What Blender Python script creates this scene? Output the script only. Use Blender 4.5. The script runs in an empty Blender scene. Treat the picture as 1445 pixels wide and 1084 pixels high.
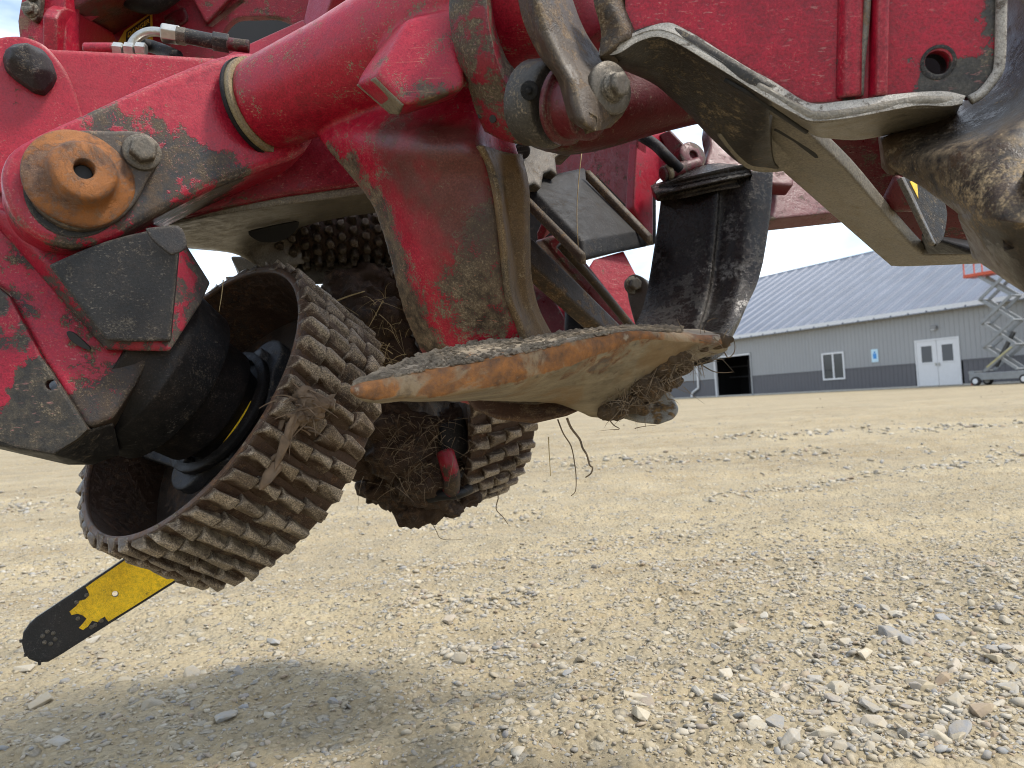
import bpy, bmesh, math, random
import numpy as np
from mathutils import Vector, Matrix
from mathutils.geometry import tessellate_polygon
random.seed(7); RNG = np.random.default_rng(11)
SC = bpy.context.scene
COL = SC.collection
# ------------------------------------------------------------------ camera
H, F, CX, CY = 0.6, 1060.0, 722.5, 542.0
ROLL = math.atan(0.0625)
PITCH = math.atan((610.3 - 0.0625*CX - CY)*math.cos(ROLL)/F)
fw = np.array([0, math.cos(PITCH), math.sin(PITCH)])
r0 = np.array([1.0, 0, 0]); u0 = np.cross(r0, fw)
rt = r0*math.cos(ROLL) - u0*math.sin(ROLL)
up = u0*math.cos(ROLL) + r0*math.sin(ROLL)
CAM = np.array([0, 0, H])
cam = bpy.data.cameras.new('camera'); co = bpy.data.objects.new('camera', cam); COL.objects.link(co)
m = Matrix.Identity(4)
for i in range(3):
    m[i][0], m[i][1], m[i][2], m[i][3] = rt[i], up[i], -fw[i], CAM[i]
co.matrix_world = m
cam.sensor_width = 36; cam.lens = 36*F/1445; cam.clip_start = 0.05; cam.clip_end = 3000
cam.dof.use_dof = True; cam.dof.focus_distance = 0.9; cam.dof.aperture_fstop = 11.0
SC.camera = co
# ------------------------------------------------------------------ sky, sun, exposure
SUN_EL, SUN_AZ = math.radians(56), math.radians(107)     # azimuth clockwise from +Y
w = bpy.data.worlds.new('World'); SC.world = w; w.use_nodes = True
nt = w.node_tree; nt.nodes.clear()
N = nt.nodes.new; L = nt.links.new
out = N('ShaderNodeOutputWorld'); bg = N('ShaderNodeBackground'); sky = N('ShaderNodeTexSky')
sky.sky_type = 'NISHITA'; sky.sun_disc = False; sky.sun_elevation = SUN_EL; sky.sun_rotation = SUN_AZ
sky.air_density = 1.0; sky.dust_density = 1.5
tc = N('ShaderNodeTexCoord'); mp = N('ShaderNodeMapping'); mp.inputs['Scale'].default_value = (1.0, 1.0, 2.6)
cn = N('ShaderNodeTexNoise'); cn.inputs['Scale'].default_value = 2.6; cn.inputs['Detail'].default_value = 8; cn.inputs['Roughness'].default_value = 0.55
cr = N('ShaderNodeMapRange'); cr.inputs['From Min'].default_value = 0.36; cr.inputs['From Max'].default_value = 0.62; cr.interpolation_type = 'SMOOTHSTEP'
c2 = N('ShaderNodeTexNoise'); c2.inputs['Scale'].default_value = 5; c2.inputs['Detail'].default_value = 6
cc = N('ShaderNodeMix'); cc.data_type = 'RGBA'
cc.inputs[6].default_value = (4.4, 5.1, 6.0, 1); cc.inputs[7].default_value = (7.2, 7.5, 7.8, 1)
mx = N('ShaderNodeMix'); mx.data_type = 'RGBA'
L(tc.outputs['Generated'], mp.inputs['Vector']); L(mp.outputs[0], cn.inputs['Vector']); L(mp.outputs[0], c2.inputs['Vector'])
L(cn.outputs['Fac'], cr.inputs['Value']); L(cr.outputs[0], mx.inputs[0]); L(c2.outputs['Fac'], cc.inputs[0])
L(sky.outputs[0], mx.inputs[6]); L(cc.outputs[2], mx.inputs[7])
L(mx.outputs[2], bg.inputs['Color']); bg.inputs['Strength'].default_value = 0.09
L(bg.outputs[0], out.inputs[0])
sun = bpy.data.lights.new('sun', 'SUN'); so = bpy.data.objects.new('sun', sun); COL.objects.link(so)
sun.energy = 1.5; sun.angle = math.radians(10); sun.color = (1, 0.95, 0.87)
sd = Vector((math.sin(SUN_AZ)*math.cos(SUN_EL), math.cos(SUN_AZ)*math.cos(SUN_EL), math.sin(SUN_EL)))
so.rotation_euler = sd.to_track_quat('Z', 'Y').to_euler(); so.location = (0, 0, 30)
SC.view_settings.view_transform = 'Standard'; SC.view_settings.look = 'None'
SC.view_settings.exposure = 1.7; SC.view_settings.gamma = 1; SC.view_settings.use_curve_mapping = False
SC.cycles.max_bounces = 8; SC.cycles.diffuse_bounces = 4; SC.cycles.glossy_bounces = 3; SC.cycles.use_denoising = True
SC.cycles.sample_clamp_indirect = 6; SC.cycles.filter_width = 1.0
# ------------------------------------------------------------------ helpers
def W(x, y, Y): return CAM + Y*(fw + rt*(x-CX)/F + up*(CY-y)/F)
def ray(x, y): return fw + rt*(x-CX)/F + up*(CY-y)/F
def ground_at(x, y, z=0.0):
    d = ray(x, y); return CAM + d*((z-H)/d[2])
def nrm(v): v = np.asarray(v, float); return v/np.linalg.norm(v)
ORG = {}
def empty(name, loc, parent=None, label=None, cat=None, group=None):
    o = bpy.data.objects.new(name, None); COL.objects.link(o)
    loc = np.asarray(loc, float)
    p = ORG[parent.name] if parent else np.zeros(3)
    o.parent = parent; o.location = loc-p; ORG[o.name] = loc; o.empty_display_size = 0.05
    tag(o, label, cat, group); return o
def tag(o, label=None, cat=None, group=None, kind=None):
    if label: o['label'] = label
    if cat: o['category'] = cat
    if group: o['group'] = group
    if kind: o['kind'] = kind
    return o
def mesh(name, v, f, smooth=False):
    me = bpy.data.meshes.new(name); me.from_pydata([tuple(map(float, p)) for p in v], [], [tuple(q) for q in f]); me.validate()
    if smooth: me.polygons.foreach_set('use_smooth', [True]*len(me.polygons))
    return me
def obj(name, v, f, mat, parent=None, smooth=False, bevel=0, seg=2, sub=0, label=None, cat=None, group=None, kind=None, fix=True, autosmooth=None):
    v = np.asarray(v, float); c = v.mean(0)
    me = mesh(name, v-c, f, smooth)
    if fix:
        b = bmesh.new(); b.from_mesh(me); bmesh.ops.recalc_face_normals(b, faces=b.faces); b.to_mesh(me); b.free()
    if mat: me.materials.append(mat)
    o = bpy.data.objects.new(name, me); COL.objects.link(o)
    p = ORG[parent.name] if parent else np.zeros(3)
    o.parent = parent; o.location = c-p; ORG[o.name] = c
    if sub:
        s = o.modifiers.new('sub', 'SUBSURF'); s.levels = sub; s.render_levels = sub
    if bevel:
        b = o.modifiers.new('bevel', 'BEVEL'); b.width = bevel; b.segments = seg; b.limit_method = 'ANGLE'; b.angle_limit = math.radians(34)
    tag(o, label, cat, group, kind); return o
def inst(me, name, M, parent=None):
    o = bpy.data.objects.new(name, me); COL.objects.link(o); o.parent = parent
    p = ORG[parent.name] if parent else np.zeros(3)
    o.matrix_local = Matrix.Translation(Vector(-p)) @ M
    return o
def cr(p0, p1, p2, p3, t):
    return 0.5*((2*p1)+(-p0+p2)*t+(2*p0-5*p1+4*p2-p3)*t*t+(-p0+3*p1-3*p2+p3)*t**3)
def smooth_closed(pts, n=4):
    pts = [np.array(p, float) for p in pts]; k = len(pts); o = []
    for i in range(k):
        a, b, c, d = pts[i-1], pts[i], pts[(i+1) % k], pts[(i+2) % k]
        if np.allclose(b, c): continue
        for j in range(n): o.append(cr(a, b, c, d, j/n))
    r = []
    for q in o:
        if not r or np.linalg.norm(q-r[-1]) > 0.4: r.append(q)
    return [tuple(q) for q in r]
def plane3(A):
    P = [W(*a) for a in A]; n = nrm(np.cross(P[1]-P[0], P[2]-P[0]))
    if n @ (P[0]-CAM) > 0: n = -n           # towards the camera
    return P[0], n
def onplane(x, y, pl):
    d = ray(x, y); return CAM + d*((pl[0]-CAM) @ pl[1]/(d @ pl[1]))
def plate(name, pts, A, t, mat, parent, bevel=0.002, smooth=0, holes=(), off=0.0, seg=2, **k):
    """flat plate of real thickness t standing in the plane through three anchors"""
    pl = plane3(A) if len(A) == 3 else A
    if smooth: pts = smooth_closed(pts, smooth)
    loops = [pts]+list(holes)
    fr = [[onplane(x, y, pl)+pl[1]*off for x, y in lp] for lp in loops]
    v = []; f = []; idx = []
    for lp in fr:
        a = len(v); v += lp; v += [p-pl[1]*t for p in lp]; idx.append((a, len(lp)))
    tot = len(v)
    for a, n in idx:
        for i in range(n):
            j = (i+1) % n; f.append((a+i, a+j, a+n+j, a+n+i))
    if holes:
        flat = [(a+i) for a, n in idx for i in range(n)]; back = [(a+n+i) for a, n in idx for i in range(n)]
        for tr in tessellate_polygon([[Vector(p) for p in lp] for lp in fr]):
            f.append(tuple(flat[q] for q in tr)); f.append(tuple(back[q] for q in reversed(tr)))
    else:
        n = idx[0][1]; f.append(tuple(range(n))); f.append(tuple(reversed(range(n, 2*n))))
    return obj(name, v, f, mat, parent, bevel=0 if holes else bevel, seg=seg, **k)
def ell(cx, cy, rx, ry=None, n=16, rot=0):
    ry = ry or rx; o = []
    for i in range(n):
        a = 2*math.pi*i/n; x, y = rx*math.cos(a), ry*math.sin(a)
        o.append((cx+x*math.cos(rot)-y*math.sin(rot), cy+x*math.sin(rot)+y*math.cos(rot)))
    return o
def vnoise(P, s, seed=0):
    """cheap smooth 3-D value noise, -1..1"""
    q = np.asarray(P)*s; i = np.floor(q).astype(np.int64); f = q-i; f = f*f*(3-2*f)
    def h(a, b, c):
        n = (a*374761393+b*668265263+c*2147483647+seed*1274126177) & 0xffffffff
        n = ((n ^ (n >> 13))*1274126177) & 0xffffffff
        return ((n ^ (n >> 16)) & 0xffff)/32767.5-1
    r = 0
    for dx in (0, 1):
        for dy in (0, 1):
            for dz in (0, 1):
                wgt = (f[..., 0] if dx else 1-f[..., 0])*(f[..., 1] if dy else 1-f[..., 1])*(f[..., 2] if dz else 1-f[..., 2])
                r = r+wgt*h(i[..., 0]+dx, i[..., 1]+dy, i[..., 2]+dz)
    return r
def patch(name, rows, t, mat, parent, n=6, rough=0.0015, lin=False, **k):
    """smooth shell: control grid of (px, py, depth), thickness t away from the camera"""
    G = np.array([[W(*c) for c in r] for r in rows])
    def up1(G, lin=False):
        o = []
        k_ = len(G)
        for i in range(k_-1):
            a = G[i-1] if i else 2*G[0]-G[1]; d = G[i+2] if i+2 < k_ else 2*G[-1]-G[-2]
            for j in range(n): o.append(G[i]*(1-j/n)+G[i+1]*(j/n) if lin else cr(a, G[i], G[i+1], d, j/n))
        o.append(G[-1]); return np.array(o)
    G = up1(G, lin); G = np.swapaxes(up1(np.swapaxes(G, 0, 1)), 0, 1)
    R, Cn = G.shape[:2]
    du = np.gradient(G, axis=0); dv = np.gradient(G, axis=1); nn = np.cross(du, dv); nn /= np.linalg.norm(nn, axis=2, keepdims=True)+1e-12
    if np.mean(np.sum(nn*(G-CAM), axis=2)) > 0: nn = -nn
    if rough: G = G+nn*(rough*(vnoise(G, 18, 3)+0.6*vnoise(G, 55, 5)))[..., None]
    B = G-nn*t
    v = list(G.reshape(-1, 3))+list(B.reshape(-1, 3)); f = []; o = R*Cn
    I = lambda i, j: i*Cn+j
    for i in range(R-1):
        for j in range(Cn-1):
            f.append((I(i, j), I(i, j+1), I(i+1, j+1), I(i+1, j)))
            f.append((o+I(i, j), o+I(i+1, j), o+I(i+1, j+1), o+I(i, j+1)))
    for i in range(R-1):
        f.append((I(i, 0), I(i+1, 0), o+I(i+1, 0), o+I(i, 0))); f.append((I(i, Cn-1), o+I(i, Cn-1), o+I(i+1, Cn-1), I(i+1, Cn-1)))
    for j in range(Cn-1):
        f.append((I(0, j), o+I(0, j), o+I(0, j+1), I(0, j+1))); f.append((I(R-1, j), I(R-1, j+1), o+I(R-1, j+1), o+I(R-1, j)))
    ob = obj(name, v, f, mat, parent, smooth=not lin, bevel=k.pop('bevel', 0.004), seg=3, **k)
    return ob
def hull(name, pts, mat, parent, bevel=0.004, seg=3, world=False, **k):
    b = bmesh.new()
    for p in pts: b.verts.new(p if world else W(*p))
    r = bmesh.ops.convex_hull(b, input=b.verts)
    bmesh.ops.delete(b, geom=[g for g in r['geom_interior'] if isinstance(g, bmesh.types.BMVert)], context='VERTS')
    bmesh.ops.dissolve_limit(b, angle_limit=math.radians(6), verts=b.verts, edges=b.edges)
    b.verts.index_update(); v = [tuple(q.co) for q in b.verts]; f = [[q.index for q in g.verts] for g in b.faces]; b.free()
    return obj(name, v, f, mat, parent, bevel=bevel, seg=seg, **k)
def frame_of(ax):
    ax = nrm(ax); a = np.cross(ax, [0, 0, 1.0] if abs(ax[2]) < 0.9 else [1.0, 0, 0]); a = nrm(a); return ax, a, np.cross(ax, a)
def lathe(name, p, ax, prof, mat, parent, n=40, smooth=True, rough=0, loop=False, **k):
    """prof: list of (distance along axis, radius)"""
    ax, a, b = frame_of(ax); v = []; f = []
    for d, r in prof:
        for i in range(n):
            t = 2*math.pi*i/n; v.append(p+ax*d+(a*math.cos(t)+b*math.sin(t))*r)
    v = np.array(v)
    if rough: v = v+np.stack([vnoise(v, 25, s) for s in (1, 2, 3)], 1)*rough
    m_ = len(prof)
    for q in range(m_-1):
        for i in range(n):
            j = (i+1) % n; f.append((q*n+i, q*n+j, (q+1)*n+j, (q+1)*n+i))
    if loop:
        for i in range(n): f.append(((m_-1)*n+i, (m_-1)*n+(i+1) % n, (i+1) % n, i))
    if prof[0][1] > 1e-5 and not loop: f.append(tuple(reversed(range(n))))
    if prof[-1][1] > 1e-5 and not loop: f.append(tuple(range((m_-1)*n, m_*n)))
    o = obj(name, v, f, mat, parent, smooth=smooth, **k)
    if smooth:
        o.data.set_sharp_from_angle(angle=math.radians(38))
    return o
def cyl(name, p0, p1, r_, mat, parent, r1=None, n=28, bev=0.1, **k):
    p0 = np.asarray(p0); p1 = np.asarray(p1); l = np.linalg.norm(p1-p0); r1 = r1 or r_; e = min(r_, r1)*bev
    return lathe(name, p0, p1-p0, [(0, r_-e), (e, r_), (l-e, r1), (l, r1-e)], mat, parent, n=n, **k)
def tube(name, pts, r_, mat, parent, n=10, sm=5, taper=1.0, **k):
    P = [np.asarray(p, float) for p in pts]; Q = []
    for i in range(len(P)-1):
        a = P[i-1] if i else 2*P[0]-P[1]; d = P[i+2] if i+2 < len(P) else 2*P[-1]-P[-2]
        for j in range(sm): Q.append(cr(a, P[i], P[i+1], d, j/sm))
    Q.append(P[-1]); Q = np.array(Q); T = np.gradient(Q, axis=0); v = []; f = []
    a = frame_of(T[0])[1]
    for q in range(len(Q)):
        t = nrm(T[q]); a = nrm(a-t*(a @ t)); b = np.cross(t, a); rr = r_*(1+(taper-1)*q/(len(Q)-1))
        for i in range(n):
            an = 2*math.pi*i/n; v.append(Q[q]+(a*math.cos(an)+b*math.sin(an))*rr)
    for q in range(len(Q)-1):
        for i in range(n):
            j = (i+1) % n; f.append((q*n+i, q*n+j, (q+1)*n+j, (q+1)*n+i))
    f.append(tuple(reversed(range(n)))); f.append(tuple(range((len(Q)-1)*n, len(Q)*n)))
    return obj(name, v, f, mat, parent, smooth=True, **k)
def hexbolt(name, p, ax, r_, h, mat, parent, washer=1.5, rot=0.3):
    """hex head on a washer, as one mesh"""
    ax, a, b = frame_of(ax); p = np.asarray(p); v = []; f = []
    def ring(d, rad, n, ro=0):
        s = len(v)
        for i in range(n):
            t = 2*math.pi*i/n+ro; v.append(p+ax*d+(a*math.cos(t)+b*math.sin(t))*rad)
        return s
    def join(s, q, n):
        for i in range(n): f.append((s+i, s+(i+1) % n, q+(i+1) % n, q+i))
    n = 24; s0 = ring(-0.002, r_*washer, n); s1 = ring(h*0.22, r_*washer, n); s2 = ring(h*0.28, r_*washer*0.94, n); join(s0, s1, n); join(s1, s2, n); f.append(tuple(range(s2, s2+n)))
    s0 = ring(h*0.2, r_, 6, rot); s1 = ring(h*0.9, r_, 6, rot); s2 = ring(h, r_*0.86, 6, rot); join(s0, s1, 6); join(s1, s2, 6); f.append(tuple(range(s2, s2+6)))
    return obj(name, v, f, mat, parent, bevel=r_*0.06)
# ------------------------------------------------------------------ materials
class NB:
    def __init__(s, name):
        s.m = bpy.data.materials.new(name); s.m.use_nodes = True; s.t = s.m.node_tree; s.t.nodes.clear()
        s.o = s.t.nodes.new('ShaderNodeOutputMaterial'); s.b = s.t.nodes.new('ShaderNodeBsdfPrincipled'); s.l(s.b.outputs[0], s.o.inputs[0])
    def n(s, ty, **k):
        q = s.t.nodes.new(ty)
        for a, b in k.items(): setattr(q, a, b)
        return q
    def l(s, a, b): s.t.links.new(a, b)
    def put(s, inp, x):
        if hasattr(x, 'is_linked') or isinstance(x, bpy.types.NodeSocket): s.l(x, inp)
        else: inp.default_value = x
    def math(s, op, a, b=0.0, c=None, clamp=False):
        q = s.n('ShaderNodeMath', operation=op, use_clamp=clamp); s.put(q.inputs[0], a); s.put(q.inputs[1], b)
        if c is not None: s.put(q.inputs[2], c)
        return q.outputs[0]
    def noise(s, vec, sc, det=6, rough=0.6, dist=0.0, out='Fac'):
        q = s.n('ShaderNodeTexNoise'); s.l(vec, q.inputs['Vector']); q.inputs['Scale'].default_value = sc; q.inputs['Detail'].default_value = det
        q.inputs['Roughness'].default_value = rough; q.inputs['Distortion'].default_value = dist; return q.outputs[out]
    def rng(s, v, a, b, c=0.0, d=1.0, sm=False):
        q = s.n('ShaderNodeMapRange'); q.interpolation_type = 'SMOOTHSTEP' if sm else 'LINEAR'; s.put(q.inputs[0], v)
        for i, x in enumerate((a, b, c, d)): s.put(q.inputs[1+i], x)
        return q.outputs[0]
    def mix(s, fac, a, b):
        q = s.n('ShaderNodeMix', data_type='RGBA'); s.put(q.inputs[0], fac)
        for i, x in ((6, a), (7, b)):
            if isinstance(x, tuple): x = (*x, 1) if len(x) == 3 else x
            s.put(q.inputs[i], x)
        return q.outputs[2]
    def spots(s, pos, base, lst):
        acc = base
        for (x, y, Y, r_, amp) in lst:
            d = s.n('ShaderNodeVectorMath', operation='DISTANCE'); s.l(pos, d.inputs[0]); d.inputs[1].default_value = tuple(W(x, y, Y))
            acc = s.math('ADD', acc, s.rng(d.outputs['Value'], 0.0, r_, amp, 0.0, True))
        return acc
RED = (0.34, 0.004, 0.022)
STEEL = (0.035, 0.034, 0.034); BROWN = (0.10, 0.062, 0.032); TAN = (0.30, 0.235, 0.15)
def worn(name, base=RED, chip=STEEL, chip2=BROWN, wear=0.10, spots=(), dust=0.12, dustcol=TAN, dspots=(), rough=0.38, edge=0.5,
         edgecol=(0.34, 0.29, 0.23), bump=0.45, metal=0.0, chiprough=0.55, fine=0.7, sc=1.0, coat=0.0, grime=0.30, grimecol=(0.024, 0.015, 0.010), gspots=(), pits=0.6, spec=0.32, tip=0.0, soft=0.075):
    """paint or steel worn through in ragged patches, with pits, scratches, oily grime, dust and rubbed edges"""
    if base is not RED: base = tuple(c*0.60 for c in base)
    chip = tuple(c*0.48 for c in chip); chip2 = tuple(c*0.6 for c in chip2); dustcol = tuple(c*0.78 for c in dustcol); edgecol = tuple(c*0.85 for c in edgecol)
    s = NB(name); g = s.n('ShaderNodeNewGeometry'); P = g.outputs['Position']
    nc = s.noise(P, 24*sc, 2, 0.6, out='Color')
    dv = s.n('ShaderNodeVectorMath', operation='MULTIPLY_ADD'); s.l(nc, dv.inputs[0]); dv.inputs[1].default_value = (0.06,)*3; s.l(P, dv.inputs[2])
    sub = s.n('ShaderNodeVectorMath', operation='SUBTRACT'); s.l(dv.outputs[0], sub.inputs[0]); sub.inputs[1].default_value = (0.03,)*3
    Q = sub.outputs[0]
    nA = s.noise(P, 13*sc, 6, 0.7, 0.5); nB = s.noise(P, 70*sc, 5, 0.7); nC = s.noise(P, 430*sc, 2, 0.7); nD = s.noise(P, 6*sc, 5, 0.65)
    mp = s.n('ShaderNodeMapping'); mp.inputs['Rotation'].default_value = (0.3, 0.5, 0.2); mp.inputs['Scale'].default_value = (18*sc, 500*sc, 380*sc); s.l(P, mp.inputs['Vector'])
    nS = s.noise(mp.outputs[0], 1.0, 2, 0.5)
    k = lambda n_, a_: s.math('MULTIPLY', s.math('SUBTRACT', n_, 0.5), a_)
    fld = s.math('ADD', s.spots(Q, wear, spots), k(nA, 2.0))
    fld = s.math('ADD', fld, k(nB, 1.3)); fld = s.math('ADD', fld, k(nC, fine))
    chipm = s.rng(fld, 0.5-soft, 0.5+soft)
    pit = s.math('MULTIPLY', s.rng(nC, 0.66, 0.72), s.math('MULTIPLY', s.rng(nB, 0.5, 0.62), pits))
    scr = s.math('MULTIPLY', s.rng(nS, 0.63, 0.71), s.rng(nA, 0.44, 0.58, 0.0, 0.65))
    bv = s.n('ShaderNodeBevel'); bv.samples = 2; bv.inputs['Radius'].default_value = 0.006
    dt = s.n('ShaderNodeVectorMath', operation='DOT_PRODUCT'); s.l(bv.outputs[0], dt.inputs[0]); s.l(g.outputs['Normal'], dt.inputs[1])
    ed = s.math('ADD', s.rng(dt.outputs['Value'], 1.0, 0.80), s.math('ADD', k(nB, 1.8), k(nA, 0.9)))
    ed = s.math('MULTIPLY', s.rng(ed, 0.45, 0.75), edge)
    if tip:
        tcd = s.n('ShaderNodeTexCoord'); sx = s.n('ShaderNodeSeparateXYZ'); s.l(tcd.outputs['Object'], sx.inputs[0]); rnd = s.n('ShaderNodeObjectInfo').outputs['Random']
        tm = s.math('ADD', sx.outputs['Z'], s.math('ADD', k(nB, 0.012), k(nA, 0.008)))
        tm = s.math('MULTIPLY', s.rng(tm, 0.0080, 0.0125), s.rng(rnd, 0.0, 0.8, tip*0.25, tip)); ed = s.math('MAXIMUM', ed, tm)
    bcol = s.mix(s.rng(nD, 0.35, 0.65), tuple(c*0.78 for c in base), tuple(min(1, c*1.15) for c in base))
    col = s.mix(chipm, bcol, s.mix(s.rng(nB, 0.40, 0.60), chip, chip2))
    col = s.mix(s.math('MAXIMUM', pit, 0.0), col, chip)
    col = s.mix(scr, col, s.mix(0.6, tuple(min(1, c*1.6+0.05) for c in base), edgecol))
    gm = s.math('ADD', s.spots(Q, grime, gspots), s.math('ADD', k(nD, 1.6), s.math('ADD', k(nB, 0.8), k(nC, 0.5))))
    gm = s.math('MULTIPLY', s.rng(gm, 0.25, 0.95), 0.82)
    col = s.mix(gm, col, grimecol)
    dm = s.math('ADD', s.spots(Q, dust, dspots), s.math('ADD', k(nB, 1.4), s.math('ADD', k(nC, 1.5), k(nA, 1.3))))
    dm = s.math('MULTIPLY', s.rng(dm, 0.40, 0.95), 0.8)
    col = s.mix(dm, col, s.mix(nB, tuple(c*0.5 for c in dustcol), dustcol))
    col = s.mix(ed, col, s.mix(s.rng(nC, 0.35, 0.65), tuple(c*0.35 for c in edgecol), edgecol))
    mlt = s.math('MULTIPLY', s.rng(nC, 0.3, 0.7, 0.62, 1.25), s.rng(nB, 0.32, 0.68, 0.72, 1.18))
    hv = s.n('ShaderNodeHueSaturation'); s.l(col, hv.inputs['Color']); s.l(mlt, hv.inputs['Value']); col = hv.outputs[0]
    s.b.inputs['Specular IOR Level'].default_value = spec
    s.l(col, s.b.inputs['Base Color'])
    ro = s.math('ADD', s.rng(nB, 0.35, 0.65, rough-0.08, rough+0.12), s.math('MULTIPLY', chipm, chiprough-rough))
    ro = s.math('ADD', ro, s.math('MULTIPLY', dm, 0.4), clamp=True); s.l(ro, s.b.inputs['Roughness'])
    s.b.inputs['Metallic'].default_value = metal
    h = s.math('ADD', s.math('MULTIPLY', chipm, -0.45), s.math('MULTIPLY', nB, 0.7)); h = s.math('ADD', h, s.math('MULTIPLY', nC, 0.3)); h = s.math('ADD', h, s.math('MULTIPLY', dm, 0.7)); h = s.math('SUBTRACT', h, pit)
    bp = s.n('ShaderNodeBump'); bp.inputs['Strength'].default_value = bump; bp.inputs['Distance'].default_value = 0.0022; s.l(h, bp.inputs['Height']); s.l(bv.outputs[0], bp.inputs['Normal'])
    s.l(bp.outputs[0], s.b.inputs['Normal'])
    if coat: s.b.inputs['Coat Weight'].default_value = coat; s.b.inputs['Coat Roughness'].default_value = 0.25
    return s.m
def plain(name, col, rough=0.5, metal=0.0, var=0.15, sc=6.0, bump=0.0, bsc=30):
    s = NB(name); g = s.n('ShaderNodeNewGeometry'); n1 = s.noise(g.outputs['Position'], sc, 6)
    s.l(s.mix(s.rng(n1, 0.3, 0.7), tuple(c*(1-var) for c in col), tuple(min(1, c*(1+var)) for c in col)), s.b.inputs['Base Color'])
    s.b.inputs['Roughness'].default_value = rough; s.b.inputs['Metallic'].default_value = metal
    if bump:
        bp = s.n('ShaderNodeBump'); bp.inputs['Strength'].default_value = bump; bp.inputs['Distance'].default_value = 0.003
        s.l(s.noise(g.outputs['Position'], bsc, 8), bp.inputs['Height']); s.l(bp.outputs[0], s.b.inputs['Normal'])
    return s.m
M = {}
M['red'] = worn('red_paint', coat=0.12)
M['red_dull'] = worn('red_paint_grimy', base=(0.40, 0.008, 0.03), wear=0.24, dust=0.12, grime=0.32, rough=0.5)
M['red_deep'] = worn('red_paint_shaded_grimy', grime=0.48, base=(0.20, 0.006, 0.016), wear=0.32, dust=0.12, rough=0.35)  # darker copy of the red: shade of inner parts in the base, plus grime
M['dark'] = worn('dark_worn_steel', base=(0.026, 0.025, 0.025), chip=(0.02, 0.02, 0.02), chip2=(0.07, 0.055, 0.04), wear=0.2, dust=0.22, rough=0.5, dustcol=(0.2, 0.165, 0.12))
M['black'] = worn('black_cast_motor', base=(0.011, 0.011, 0.012), chip=(0.01, 0.01, 0.01), chip2=(0.03, 0.025, 0.02), dust=0.14, rough=0.5, spec=0.2, edge=0.2, edgecol=(0.1, 0.09, 0.08), dustcol=(0.12, 0.1, 0.075))
M['rubber'] = worn('black_rubber', base=(0.045, 0.042, 0.044), chip=(0.02, 0.02, 0.02), chip2=(0.09, 0.085, 0.08), wear=0.3, dust=0.2, rough=0.6, edgecol=(0.16, 0.15, 0.15))
M['brown'] = worn('earth_stained_steel', base=(0.09, 0.06, 0.034), chip=(0.045, 0.036, 0.026), chip2=(0.16, 0.09, 0.035), wear=0.4, dust=0.20, rough=0.5, edgecol=(0.36, 0.27, 0.15), fine=0.5, edge=0.6)
M['beige'] = worn('polished_underside_steel', base=(0.29, 0.255, 0.195), chip=(0.10, 0.085, 0.065), chip2=(0.22, 0.18, 0.13), wear=0.16, dust=0.3, rough=0.42, edge=0.3, metal=0.25, dustcol=(0.4, 0.35, 0.26))
M['steel'] = plain('zinc_plated_steel', (0.40, 0.40, 0.37), 0.36, 0.85, 0.25, 40, 0.3, 120)
M['bolt'] = worn('weathered_bolt', base=(0.19, 0.165, 0.13), chip=(0.08, 0.06, 0.045), chip2=(0.26, 0.21, 0.15), wear=0.3, rough=0.45, metal=0.45, edge=0.6, edgecol=(0.5, 0.45, 0.36))
M['rust'] = worn('orange_rust', base=(0.33, 0.125, 0.030), chip=(0.115, 0.062, 0.045), chip2=(0.20, 0.12, 0.07), wear=0.38, dust=0.2, dustcol=(0.36, 0.24, 0.13), rough=0.62, edge=0.3, edgecol=(0.42, 0.28, 0.15), bump=0.5, sc=1.4)
M['hole'] = plain('dark_bore', (0.008, 0.008, 0.008), 0.7)
M['brass'] = worn('tan_grease_seal', base=(0.42, 0.32, 0.17), chip=(0.08, 0.06, 0.04), chip2=(0.2, 0.15, 0.08), wear=0.15, rough=0.5)
M['yellow'] = worn('yellow_bar_paint', grime=-0.1, base=(1.55, 0.92, 0.014), chip=(0.05, 0.05, 0.05), chip2=(0.25, 0.16, 0.02), wear=0.08, dust=0.15, dustcol=(0.30, 0.2, 0.05), rough=0.45, edge=0.1, sc=1.8)
M['tooth'] = worn('roller_tooth_steel', base=(0.125, 0.075, 0.045), chip=(0.03, 0.02, 0.014), chip2=(0.13, 0.06, 0.026), wear=0.45, dust=0.30, dustcol=(0.34, 0.28, 0.19), rough=0.34, metal=0.25, edge=1.0, edgecol=(0.54, 0.44, 0.32), bump=0.9, sc=1.3, grime=0.35, tip=0.95,
                  dspots=[(250, 790, .92, 0.12, 0.45), (330, 790, .94, 0.12, 0.4), (410, 760, .96, 0.12, 0.35), (480, 680, 1.0, 0.08, 0.25)])
M['drum'] = worn('roller_drum_steel', base=(0.10, 0.055, 0.034), chip=(0.03, 0.02, 0.014), chip2=(0.15, 0.065, 0.026), wear=0.45, dust=0.22, rough=0.4, metal=0.2, edge=0.5, edgecol=(0.4, 0.3, 0.2), bump=0.9, sc=1.3,
                 dspots=[(250, 790, .92, 0.12, 0.35), (330, 790, .94, 0.12, 0.3), (410, 760, .96, 0.12, 0.25)])
M['mudface'] = worn('packed_wet_mud', base=(0.075, 0.040, 0.020), chip=(0.03, 0.018, 0.010), chip2=(0.13, 0.07, 0.034), wear=0.45, dust=0.15, dustcol=(0.16, 0.10, 0.055), rough=0.7, edge=0.0, bump=1.0, sc=1.5)
M['mud'] = worn('dried_mud', grime=-0.3, pits=0.0, base=(0.52, 0.42, 0.30), chip=(0.42, 0.33, 0.22), chip2=(0.58, 0.47, 0.34), wear=0.4, dust=0.35, rough=0.9, edge=0.0, bump=1.0, sc=2.0, dustcol=(0.38, 0.31, 0.22))
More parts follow.
